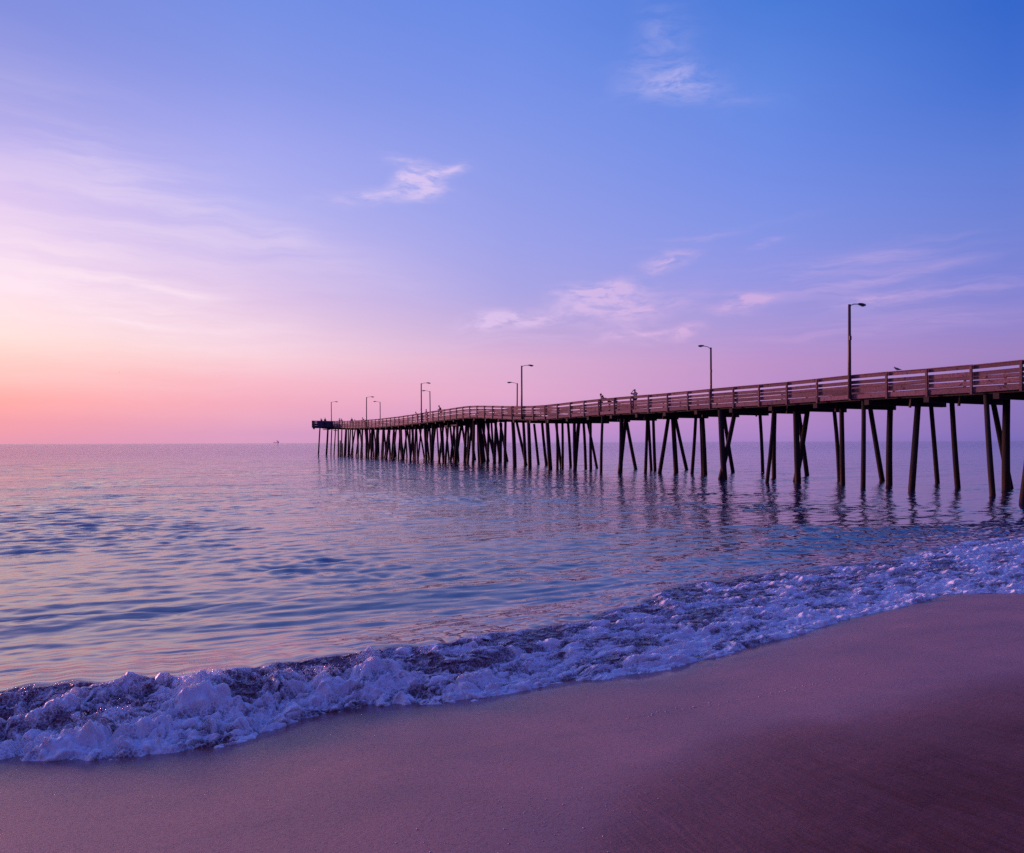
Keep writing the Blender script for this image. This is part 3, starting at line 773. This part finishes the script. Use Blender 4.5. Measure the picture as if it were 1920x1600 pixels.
for q_, (a, b) in enumerate(RIM):
    for zc, hh in ((-.48, .22), (-.70, .14), (-.965, .23)): mb.beam(above(a, zc), above(b, zc), .04, hh)
    m2.beam(above(a, -1.34), above(b, -1.34), .06, .28)
adopt(mb.build('rail_board', M_RAIL), er); adopt(m2.build('skirt_board', M_POST), er)
for (a, b) in RIM:
    L_ = (b - a).length; n_ = max(2, int(round(L_ / 2.3)))
    for k in range(n_):
        p = a.lerp(b, k / n_); m2 = MB(); m2.beam(above(p, -1.55), above(p, -.05), .11, .1, side=(1, 0, 0)); adopt(m2.build('post', M_POST), er)
fd = (HB - HA).normalized(); fn = Vector((fd.y, -fd.x, 0)); fn = fn if fn.y < 0 else -fn
mb = MB()
for i in range(10):
    a = HA.lerp(HB, 0.03 + .074 * i) + fn * .12; b = HA.lerp(HB, 0.03 + .074 * (i + 1)) + fn * .12
    mb.beam(above(a, -.70), above(b, -.70), .03, 1.32)
adopt(mb.build('panel', M_PANEL), er)
for (a, b) in ((HA.lerp(HB, .5), HC.lerp(HD, .6)), (HA.lerp(HB, .95), HB.lerp(HC, .95)), (HA, HE.lerp(HD, .6))):
    mb = MB(); mb.beam(above(a, -1.6), above(b, -1.6), .2, .34); adopt(mb.build('stringer', M_BEAM), pier)
# caps
s = 1.2; cap_s = []
while s < SEND - 1: cap_s.append(s); s += 3.72
for s in [-2.5, -6.2] + cap_s:
    ex = random.uniform(0.1, 0.7)
    mb = MB(); mb.beam(at(s, -0.15, -1.73), at(s, WID + ex, -1.73), 0.30, 0.30, var=.3)
    adopt(mb.build('cap_beam', M_BEAM), pier)
# a few bolted hangers and pipe ends below the deck
mb = MB()
for px, off in ((1238, .4), (1365, 3), (1310, .5), (1470, .4), (1550, 1.0), (1205, .3), (1155, .3), (1790, .6), (1700, .5)):
    s = n2s(px); mb.beam(at(s, off, -1.5), at(s + .1, off, -2.12), 0.09, 0.14)
adopt(mb.build('hanger', M_BEAM), pier)

# piles: (x at top, x at the water, y at the water, width px)
PILES = [(1849, 1861, 931, 10), (1862, 1894, 915, 10), (1887.5, 1886, 918, 13.5), (1938, 1917, 944, 12), (1785, 1795.5, 915, 9.5), (1745.7, 1757.5, 907, 8), (1722, 1709, 918, 11.5),
 (1669.6, 1667, 910, 11), (1631.5, 1654, 902, 9), (1619.7, 1618, 915, 8.5), (1578, 1579.7, 909, 9), (1564, 1573.5, 899, 7.5), (1515, 1492, 902, 10), (1492, 1496, 904, 11), (1497, 1513, 892, 8),
 (1453, 1451, 897, 8), (1451, 1438, 904, 7), (1425, 1430, 887, 6), (1379, 1350.5, 899, 9), (1351, 1358, 899, 11), (1357.5, 1374, 885, 7), (1316.7, 1321.7, 890, 8.5), (1305, 1297.5, 886.7, 6.5),
 (1313.5, 1316.7, 886.7, 5), (1261.7, 1267.5, 886.7, 9), (1254, 1236.7, 886.7, 7.5), (1266, 1287.5, 881.7, 6.5), (1214, 1210, 886.7, 6), (1216, 1221, 881.7, 5.5), (1225, 1228, 882.5, 6),
 (1174, 1161.7, 886.7, 8), (1165, 1163, 886.7, 8), (1174, 1191.7, 880, 6.5), (1130, 1126.7, 886.7, 5.5), (1107.5, 1107.5, 881.7, 5.5), (1101, 1119, 878, 5), (1094, 1098, 879, 5.5),
 (1086, 1077.7, 881, 7.5), (1077, 1078, 881, 6.5), (1065, 1069.7, 876, 5.5), (1054.6, 1054.6, 878.7, 5), (1042, 1052, 878, 5), (1044, 1045, 879.6, 5), (1026, 1031.6, 879.6, 8), (1016.6, 1024.5, 873, 5.5),
 (1001.5, 1009.5, 871.6, 5), (991, 993.5, 878, 7), (969, 986.5, 872.5, 5.5), (981.5, 985, 873, 6), (961.7, 965, 875, 7.5), (948, 946.6, 874, 5.5), (938, 951, 865.4, 5), (940, 938.6, 866, 5),
 (930, 927, 869, 5.5), (929, 937.8, 866, 5.5), (916.5, 914, 869, 5), (904, 915.6, 865.4, 5), (908.5, 905, 865, 5), (896, 904, 869, 6.5), (899, 900, 863, 5), (889, 886.4, 870.7, 5), (881, 890.8, 862, 4), (875, 871, 867, 5)]
usN = PN[:, 0] / PN[:, 1]; usF = PF[:, 0] / PF[:, 1]
def z_near(u): return float(np.interp(-u, -usN, PN[:, 1]))
def z_far(u): return float(np.interp(-u, -usF, PF[:, 1]))
def rt_top(px): 
    return float(np.interp(-(px - 960) / F, -usN, RTOP))
pile_specs = []
for (xt, xb, yb, w) in PILES:
    ub = (xb - 960) / F; Zb = EYE * F / (yb - horizon_y(xb)); ut = (xt - 960) / F
    lo, hi = z_near(ut) + 0.35, z_far(ut) - 0.3
    if ut > usN[0] - 0.001: lo, hi = Zb - .3, Zb + .3
    Zt = min(max(Zb + (0.4 if abs(xt - xb) > 8 else 0), lo), hi)
    top = Vector((ut * Zt, Zt, rt_top(xt) - 1.62)); bot = Vector((ub * Zb, Zb, 0.0))
    pile_specs.append((top, bot, max(0.11, w * Zb / F / 2)))
random.seed(21)
for s in [c for c in cap_s if c > 70.5]:
    last = False
    cfg = [(0.5, 0.4, 0.4), (2.6, 2.0, 0.0), (4.8, 5.2, 0.0), (WID - .5, WID - .2, 0.0)]
    if last: cfg = [(0.4, 0.4, 0), (WID - .5, WID - .5, 0)]
    for (ot, ob, ds) in cfg:
        js = random.uniform(-.25, .25); b1 = random.choice((-.9, -.5, 0, 0, 0.15, .6, 1.1)) if not last else 0
        top = at(s + js, ot + random.uniform(-.2, .2), 0); top.z += -1.62
        b_ = at(min(s + js + b1, SEND), ob + random.uniform(-.4, .4), 0); b_.z = 0
        pile_specs.append((top, b_, random.uniform(.14, .19) if not last else .15))
for xt, xb, w_ in ((600, 597, .17), (615, 612, .23), (622.3, 620.4, .14), (629.3, 626.2, .14)):
    pile_specs.append((Vector(((xt - 960) / F * 178, 178, zr - 1.42)), Vector(((xb - 960) / F * 180, 180, 0)), w_))
def pile_geo(mb, top, bot, r, seg=12):
    d = (top - bot) / max(top.z, .1)
    low = bot - d * 1.8
    bend = Vector((random.uniform(-.04, .04), random.uniform(-.04, .04), 0))
    P_ = [low, bot, bot.lerp(top, .33) + bend, bot.lerp(top, .66) + bend, top]
    mb.tube(P_, [r * 1.05, r * 1.05, r, r * .95, r * .9], seg)
pile_specs.sort(key=lambda q: -(q[2] / q[1].y))
for (top, bot, r) in pile_specs[:98]:
    mb = MB(); pile_geo(mb, top, bot, r); adopt(mb.build('pile', M_PILE, None, True), pier)
mb = MB()
for (top, bot, r) in pile_specs[98:]: pile_geo(mb, top, bot, r, 8)
o = adopt(mb.build('far_piles', M_PILE, None, True), pier); o['kind'] = 'stuff'
# broken pile stump cluster and low cross braces at the seaward end
mb = MB()
for px in (634, 637, 641):
    s = n2s(px); mb.tube([at(s, .1, -20).xy.to_3d() + Vector((0, 0, -1)), at(s, .1, 0).xy.to_3d() + Vector((0, 0, 2.6 + random.random()))], [.16, .13], 8)
adopt(mb.build('fender', M_PILE), pier)
mb = MB(); mb.beam(at(n2s(848), 0.8, -2.25), at(n2s(824), .8, -2.3), .12, .18); adopt(mb.build('cross_brace', M_BEAM), pier)
for xa, xb, zz_, yy in ((606, 623, -1.95, 172), (626, 636, -2.25, 166)):
    mb = MB(); mb.beam(above(Vector(((xa - 960) / F * yy, yy, 0)), zz_), above(Vector(((xb - 960) / F * yy, yy - 2, 0)), zz_), .12, .16); adopt(mb.build('cross_brace', M_BEAM), pier)

# ------------------------------------------------------------------ lamps
def ray_s(px, far):
    u = (px - 960) / F; us = usF if far else usN
    return float(np.interp(-u, -us, ss))
def lamp(px, ytop, far, label, name='street_lamp', pos=None):
    s = ray_s(px, far); off = WID + 0.24 if far else -0.24
    b = at(s, off, -1.45) if pos is None else pos
    ztop = EYE + (horizon_y(px) - ytop) * b.y / F
    H = ztop - b.z
    k = int(np.argmin(np.abs(ss - s))); rv = Vector((RT[k][0], RT[k][1], 0)) * (-1 if far else 1)
    root = empty(name, b); tag(root, label, 'lamp post', 'lamp posts along the pier')
    lx = random.uniform(-.06, .06)
    mb = MB(); mb.tube([(0, 0, 0), (lx * .5, 0, H * .5), (lx, 0, H)], [.105, .095, .08], 12); mb.build('pole', M_POLE, root, True)
    mb = MB(); L = 0.98; tp = Vector((lx, 0, H))
    arm = [tp + Vector((0, 0, -.22)), tp + rv * (L * .15) + Vector((0, 0, -.04)), tp + rv * (L * .4) + Vector((0, 0, .05)), tp + rv * (L * .7) + Vector((0, 0, .08)), tp + rv * L + Vector((0, 0, .08))]
    mb.tube(arm, [.028] * 5, 8); mb.build('arm', M_LAMPHEAD, root, True)
    rot = Matrix.Rotation(math.atan2(rv.y, rv.x), 3, 'Z') @ Matrix.Rotation(R(4), 3, 'Y')
    mb = MB(); c = tp + rv * (L + .18) + Vector((0, 0, .09)); mb.ellipsoid(c, (.36, .15, .085), rot, 14, 8)
    hd = mb.build('lamp_head', M_LAMPHEAD, root, True)
    mb = MB(); mb.ellipsoid(c + rv * .06 + Vector((0, 0, -.06)), (.2, .11, .06), rot, 12, 6); o = mb.build('lens', M_LENS, hd, True)
    mb = MB(); mb.beam(Vector((lx * .5, -.12, H * .62)), Vector((lx * .5, -.12, H * .62 + .25)), .12, .1); mb.build('junction_box', M_POLE, root)
    return root
lamp(1598, 571, False, 'tallest and nearest lamp post, arm to the right, on the camera side rail')
lamp(1330, 652, True, 'second nearest lamp post, arm to the left, behind the far rail')
lamp(982, 686, False, 'tall lamp post with right-hand arm where the pier rail starts to dip')
lamp(966.5, 719, True, 'short lamp post with left-hand arm just left of the tall mid-pier one')
lamp(793, 719, False, 'lamp post with right-hand arm beside the standing dark figures past mid-pier')
lamp(804.5, 734, True, 'thin lamp post with left-hand arm overlapping the taller post past mid-pier')
lamp(689.5, 745, False, 'lamp post with right-hand arm on the outer stretch of the pier')
lamp(711, 754, True, 'lamp post with left-hand arm, right one of the outer pair')
lamp(626, 754, False, 'last lamp post, next to the dark panel at the pier head', pos=above(HA.lerp(HB, .09) + fn * .2, -1.45))

# ------------------------------------------------------------------ people
def skin_mesh(verts, edges, name, sub=1):
    me = bpy.data.meshes.new(name); me.from_pydata([v[:3] for v in verts], edges, [])
    ob = bpy.data.objects.new(name, me); COL.objects.link(ob)
    md = ob.modifiers.new('skin', 'SKIN'); md.use_smooth_shade = True
    for i, v in enumerate(verts):
        sv_ = me.skin_vertices[0].data[i]; r_ = v[3]; sv_.radius = (r_, v[4] if len(v) > 4 else r_)
    me.skin_vertices[0].data[0].use_root = True
    ms = ob.modifiers.new('sub', 'SUBSURF'); ms.levels = sub; ms.render_levels = sub
    dg = bpy.context.evaluated_depsgraph_get(); ev = ob.evaluated_get(dg)
    out = bpy.data.meshes.new_from_object(ev); out.name = name
    bpy.data.objects.remove(ob)
    return out
def figure(pose):
    """joints of a 1.72 m figure facing +Y"""
    J = {'pel': (0, 0, .93), 'sp': (0, -.01, 1.12), 'ch': (0, 0, 1.30), 'nk': (0, .0, 1.46), 'hd0': (0, .02, 1.54), 'hd1': (0, .025, 1.65)}
    for sx, L in ((-1, 'l'), (1, 'r')):
        J[L + 'sh'] = (sx * .17, 0, 1.38); J[L + 'hip'] = (sx * .09, 0, .88); J[L + 'kn'] = (sx * .10, .02, .49); J[L + 'an'] = (sx * .11, -.02, .09); J[L + 'to'] = (sx * .13, .14, .04)
        J[L + 'el'] = (sx * .22, -.02, 1.10); J[L + 'wr'] = (sx * .21, .08, .86); J[L + 'ha'] = (sx * .20, .11, .78)
    if pose in ('lean', 'bent'):
        f = .22 if pose == 'lean' else .42; dzz = .05 if pose == 'lean' else .2
        J['sp'] = (0, f * .3, 1.11 - dzz * .2); J['ch'] = (0, f * .8, 1.27 - dzz * .6); J['nk'] = (0, f * 1.25, 1.42 - dzz); J['hd0'] = (0, f * 1.4 + .02, 1.49 - dzz); J['hd1'] = (0, f * 1.5 + .05, 1.59 - dzz)
        for sx, L in ((-1, 'l'), (1, 'r')):
            J[L + 'sh'] = (sx * .17, f * 1.0, 1.35 - dzz * .8); J[L + 'el'] = (sx * .22, f + .10, 1.21 - dzz * .1); J[L + 'wr'] = (sx * .10, f + .30, 1.22 - dzz * .1); J[L + 'ha'] = (sx * .03, f + .33, 1.22 - dzz * .1)
    if pose == 'photo':
        for sx, L in ((-1, 'l'), (1, 'r')):
            J[L + 'el'] = (sx * .30, .18, 1.36); J[L + 'wr'] = (sx * .10, .24, 1.56); J[L + 'ha'] = (sx * .06, .22, 1.62)
    if pose == 'hunch':
        J['sp'] = (0, .04, 1.12); J['ch'] = (0, .12, 1.29); J['nk'] = (0, .2, 1.42); J['hd0'] = (0, .24, 1.48); J['hd1'] = (0, .27, 1.58)
        for sx, L in ((-1, 'l'), (1, 'r')):
            J[L + 'sh'] = (sx * .18, .12, 1.36); J[L + 'el'] = (sx * .23, .2, 1.12); J[L + 'wr'] = (sx * .1, .38, 1.18); J[L + 'ha'] = (sx * .06, .42, 1.2)
    return J
RAD = {'pel': (.15, .11), 'sp': (.13, .10), 'ch': (.15, .105), 'nk': (.055,), 'hd0': (.075, .085), 'hd1': (.08, .095), 'sh': (.062,), 'el': (.042,), 'wr': (.028,), 'ha': (.032, .02), 'hip': (.085,), 'kn': (.058,), 'an': (.042,), 'to': (.035,)}
def graph(J, keys, edges, grow=0.0, fingers=False):
    vs = []; ix = {}
    for k in keys:
        r_ = RAD[k if k in RAD else k[1:]]; ix[k] = len(vs); vs.append(tuple(J[k]) + tuple(q + grow for q in r_))
    es = [(ix[a], ix[b]) for a, b in edges]
    if 'hd0' in ix:     # nose and ears
        h = Vector(J['hd0']).lerp(Vector(J['hd1']), .45)
        for dv, r_ in (((0, .105, 0), .014),):
            vs.append(tuple(h + Vector(dv)) + (r_,)); es.append((ix['hd1'], len(vs) - 1))
    if fingers:
        for L, sx in (('l', -1), ('r', 1)):
            w = Vector(J[L + 'wr']); h = Vector(J[L + 'ha']); d = (h - w).normalized(); side = d.cross(Vector((0, 0, 1)) if abs(d.z) < .8 else Vector((0, 1, 0))).normalized()
            for i, (o_, ln) in enumerate(((-.028, .055), (-.010, .068), (.009, .064), (.027, .050))):
                a = h + side * o_ + d * .02; b = a + d * ln * .6; c = b + d * ln * .4 + Vector((0, 0, -.012))
                k0 = len(vs); vs.append(tuple(a) + (.009,)); vs.append(tuple(b) + (.008,)); vs.append(tuple(c) + (.007,)); es += [(ix[L + 'ha'], k0), (k0, k0 + 1), (k0 + 1, k0 + 2)]
            a = w.lerp(h, .6) - side * .04; k0 = len(vs); vs.append(tuple(a) + (.011,)); vs.append(tuple(a + d * .04 - side * .01) + (.009,)); es += [(ix[L + 'ha'], k0), (k0, k0 + 1)]
    return vs, es
ARM = lambda L: [('ch', L + 'sh'), (L + 'sh', L + 'el'), (L + 'el', L + 'wr')]
LEG = lambda L: [('pel', L + 'hip'), (L + 'hip', L + 'kn'), (L + 'kn', L + 'an')]
_cache = {}
def body_parts(pose):
    if pose in _cache: return _cache[pose]
    J = figure(pose)
    keys = ['pel', 'sp', 'ch', 'nk', 'hd0', 'hd1'] + [L + k for L in 'lr' for k in ('sh', 'el', 'wr', 'ha', 'hip', 'kn', 'an', 'to')]
    E_ = [('pel', 'sp'), ('sp', 'ch'), ('ch', 'nk'), ('nk', 'hd0'), ('hd0', 'hd1')]
    for L in 'lr': E_ += ARM(L) + [(L + 'wr', L + 'ha')] + LEG(L) + [(L + 'an', L + 'to')]
    v, e = graph(J, keys, E_, 0, True); body = skin_mesh(v, e, 'body')
    k2 = ['ch', 'sp', 'pel'] + [L + k for L in 'lr' for k in ('sh', 'el')]
    v, e = graph(J, k2, [('pel', 'sp'), ('sp', 'ch')] + [q for L in 'lr' for q in ARM(L)[:2]], .018); shirt = skin_mesh(v, e, 'shirt')
    k3 = ['pel'] + [L + k for L in 'lr' for k in ('hip', 'kn', 'an')]
    v, e = graph(J, k3, [q for L in 'lr' for q in LEG(L)], .016); tr = skin_mesh(v, e, 'trousers')
    h0, h1 = Vector(J['hd0']), Vector(J['hd1']); up = (h1 - h0).normalized()
    mb = MB(); rot = up.to_track_quat('Z', 'Y').to_matrix(); mb.ellipsoid(h1 + up * .02 + Vector((0, -.02, 0)), (.088, .105, .085), rot, 12, 8)
    tmp = mb.build('hair', None, None, True); hair = tmp.data; bpy.data.objects.remove(tmp)
    _cache[pose] = (body, shirt, tr, hair, h1, up); return _cache[pose]
_mats = {}
def cloth(c):
    if c not in _mats: _mats[c] = simple('cloth_%d' % len(_mats), c, 0.85, 0, 0.15, 12)
    return _mats[c]
def person(px, off, face, pose, shirt_c, trouser_c, hair_c, label, scale=1.0, cap=False, drop=0.0, pos=None):
    far = off > WID / 2
    s = ray_s(px, False) if not far else ray_s(px, True)
    # slide along the pier so that the figure stands on this sight line
    u = (px - 960) / F
    cand = np.linspace(max(ss[0], s - 12), min(SEND - .4, s + 25), 400); best = min(cand, key=lambda c: abs(at(c, off, 0).x / at(c, off, 0).y - u))
    p = at(float(best), off, -1.17 - drop) if pos is None else above(pos, -1.19)
    root = empty('person', p, face); root.scale = (scale,) * 3
    tag(root, label, 'person', 'people on the pier')
    body, shirt, tr, hair, h1, up = body_parts(pose)
    for nm, me, mt in (('body', body, M_SKIN), ('shirt', shirt, cloth(shirt_c)), ('trousers', tr, cloth(trouser_c)), ('cap' if cap else 'hair', hair, cloth(hair_c))):
        me2 = me.copy(); me2.materials.clear(); me2.materials.append(mt)
        o = bpy.data.objects.new(nm, me2); COL.objects.link(o); o.parent = root
    if cap:
        mb = MB(); mb.ellipsoid(h1 + Vector((0, .09, .03)), (.085, .10, .012), None, 12, 4); o = mb.build('cap_brim', cloth(hair_c), root, True)
    return root
PW = (0.62, 0.62, 0.70); DK = (0.02, 0.02, 0.03); HR = (0.018, 0.012, 0.012); JN = (0.05, 0.06, 0.12); GY = (0.25, 0.26, 0.34); PK = (.5, .25, .24)
TOSEA = R(63); TOCAM = R(-62) + math.pi      # facing away across the pier's left side / towards the beach
LFT = R(118)
person(1190.5, .55, R(150), 'photo', PW, JN, HR, 'person in light shirt with both arms raised, holding hands to face at the rail', 1.03, True)
person(1127.5, .6, R(100), 'stand', PW, DK, HR, 'dark-haired person in white shirt standing upright behind the rail, right half of pier', 1.0)
person(1143, .6, R(95), 'bent', DK, DK, HR, 'dark-dressed person bending far over the rail beside the white-shirted one', 1.0)
person(1160, 2.2, R(100), 'bent', GY, JN, GY, 'person in pale blue top stooping low, only the hooded head above the rail', .9, True)
person(827, .55, R(110), 'hunch', DK, DK, HR, 'largest dark-jacketed figure hunched above the rail past mid-pier', 1.14)
person(799.5, 1.2, R(130), 'stand', DK, DK, HR, 'slim person in dark clothes standing between the two overlapping lamp posts', 1.06)
person(783.5, 1.0, R(130), 'lean', (.12, .07, .09), DK, HR, 'person leaning on the rail just left of the paired lamp posts', 1.0)
person(811.5, 4.0, R(90), 'stand', PK, JN, (.2, .1, .1), 'person in pinkish top seen faintly right of the paired lamp posts', 1.0)
person(683.5, .7, R(120), 'lean', DK, DK, HR, 'dark figure leaning on the rail left of the outer lamp pair', 1.05)
person(671, 2.0, R(90), 'bent', (.2, .12, .16), DK, HR, 'small stooping figure low behind the outer rail', 1.0)
person(659.7, .8, R(200), 'stand', (.08, .06, .1), DK, (.1, .08, .1), 'person in wide cap facing the beach on the outer rail', 1.05, True)
person(642.3, .7, R(140), 'lean', DK, DK, HR, 'dark figure leaning right of the last lamp post', 1.05)
person(630, 1.4, R(140), 'stand', GY, JN, (.2, .2, .25), 'person in pale blue top standing beside the last lamp post', 1.05)
person(609.7, 1.1, R(170), 'stand', DK, DK, HR, 'dark figure above the grey panel, right one of two at the pier head', 1.08, pos=Vector(((609.7 - 960) / F * 168.5, 168.5, 0)))
person(603.5, 1.1, R(170), 'lean', DK, JN, HR, 'dark figure above the grey panel, left one of two at the pier head', 1.08, pos=Vector(((603.6 - 960) / F * 169, 169, 0)))

# ------------------------------------------------------------------ birds and ship
M_GULL = simple('gull_feathers', (0.10, 0.09, 0.11), 0.7, 0, 0.3, 20)
def perched(p, rz):
    root = empty('gull', p, rz); tag(root, 'small dark bird perched on the near rail right of the nearest lamp post', 'bird')
    mb = MB(); rot = Matrix.Rotation(R(-22), 3, 'Y')
    mb.ellipsoid((0, 0, .13), (.15, .06, .065), rot, 12, 8)
    mb.ellipsoid((.12, 0, .225), (.04, .034, .036), None, 10, 6); mb.tube([(.07, 0, .17), (.115, 0, .215)], [.04, .03], 8)
    mb.tube([(-.10, 0, .10), (-.24, 0, .06)], [.04, .012], 8)
    mb.build('body', M_GULL, root, True)
    mb = MB(); mb.tube([(.15, 0, .225), (.20, 0, .215)], [.012, .003], 6); mb.build('beak', M_GULL, root)
    for y_ in (-.02, .02):
        mb = MB(); mb.tube([(0, y_, .09), (.01, y_, 0)], [.006, .006], 6); mb.build('leg', M_GULL, root)
perched(at(n2s(1683), 0.0, 0.0), R(150))
def flying(p, rz, span, label, bank=0.0):
    root = empty('gull', p, rz); root.rotation_euler = (bank, 0, rz); tag(root, label, 'bird')
    mb = MB(); mb.ellipsoid((0, 0, 0), (.19, .055, .05), None, 12, 8); mb.tube([(-.15, 0, 0), (-.27, 0, .01)], [.04, .02], 6); mb.build('body', M_GULL, root, True)
    for sy in (-1, 1):
        mb = MB(); pr = [(0.02, 0, .01), (.06, sy * span * .2, .09), (-.03, sy * span * .36, .07), (-.12, sy * span * .5, .0)]; cw = [.14, .15, .10, .02]
        b = len(mb.v)
        for q_, c_ in zip(pr, cw):
            for dx, dz in ((c_ / 2, 0), (0, .012), (-c_ / 2, 0), (0, -.008)): mb.v.append(Vector(q_) + Vector((dx, 0, dz))); mb.var.append(.5)
        for i in range(3):
            for k in range(4): mb.f.append([b + i * 4 + k, b + i * 4 + (k + 1) % 4, b + (i + 1) * 4 + (k + 1) % 4, b + (i + 1) * 4 + k])
        mb.f.append([b, b + 1, b + 2, b + 3]); mb.f.append([b + 12, b + 15, b + 14, b + 13])
        mb.build('wing', M_GULL, root, True)
def pt(px, py, dist): return Vector(((px - 960) / F * dist, dist, EYE + (horizon_y(px) - py) * dist / F))
flying(pt(224.5, 697.5, 420), R(-20), 1.35, 'tiny distant bird in the pink sky on the left', R(25))
flying(pt(1085.6, 827.3, 210), R(10), 1.0, 'distant bird skimming the sea seen between the piles', R(8))

M_HULL = simple('ship_hazed', (0.80, 0.66, 0.72), 0.6, 0, 0.05, .05); M_SUP = simple('ship_superstructure_hazed', (0.92, 0.80, 0.84), 0.6, 0, 0.05, .05)  # distance haze painted into the pale lavender hull and superstructure colours
D = 7000.0; c0 = pt(517.5, horizon_y(517.5), D); ship = empty('ship', (c0.x, c0.y, -1.0), R(-47)); ship.scale = (2.3, 1.2, 1.15)
tag(ship, 'small hazy cargo ship on the horizon left of the pier', 'ship')
k = 1.0
mb = MB(); b = 0
prof = [(-22, 0, 3), (-21, 0, 6), (-10, 0, 6.5), (14, 0, 6.5), (21, 0, 6), (24, 0, 1.2)]
hv = []
for (x_, _, hw) in prof: hv += [(x_, -hw, 8.6), (x_, hw, 8.6), (x_ * .95, hw * .7, -1), (x_ * .95, -hw * .7, -1)]
for v_ in hv: mb.v.append(Vector(v_)); mb.var.append(.5)
for i in range(len(prof) - 1):
    for kk in range(4): mb.f.append([i * 4 + kk, i * 4 + (kk + 1) % 4, (i + 1) * 4 + (kk + 1) % 4, (i + 1) * 4 + kk])
mb.f.append([0, 1, 2, 3]); mb.f.append([len(hv) - 4 + j for j in (3, 2, 1, 0)])
mb.build('hull', M_HULL, ship)
mb = MB(); mb.beam((-16, 0, 11.6), (19, 0, 11.6), 10, 6); mb.beam((-2, 0, 16.6), (15, 0, 16.6), 9, 4); mb.build('superstructure', M_SUP, ship)
mb = MB(); mb.tube([(6, 0, 18.5), (5.5, 0, 23.5)], [2.2, 1.8], 10); mb.build('funnel', M_HULL, ship)
mb = MB(); mb.tube([(12, 0, 18.5), (12, 0, 27)], [.4, .2], 6); mb.tube([(-12, 0, 14.5), (-12, 0, 21)], [.4, .2], 6); mb.build('mast', M_HULL, ship)
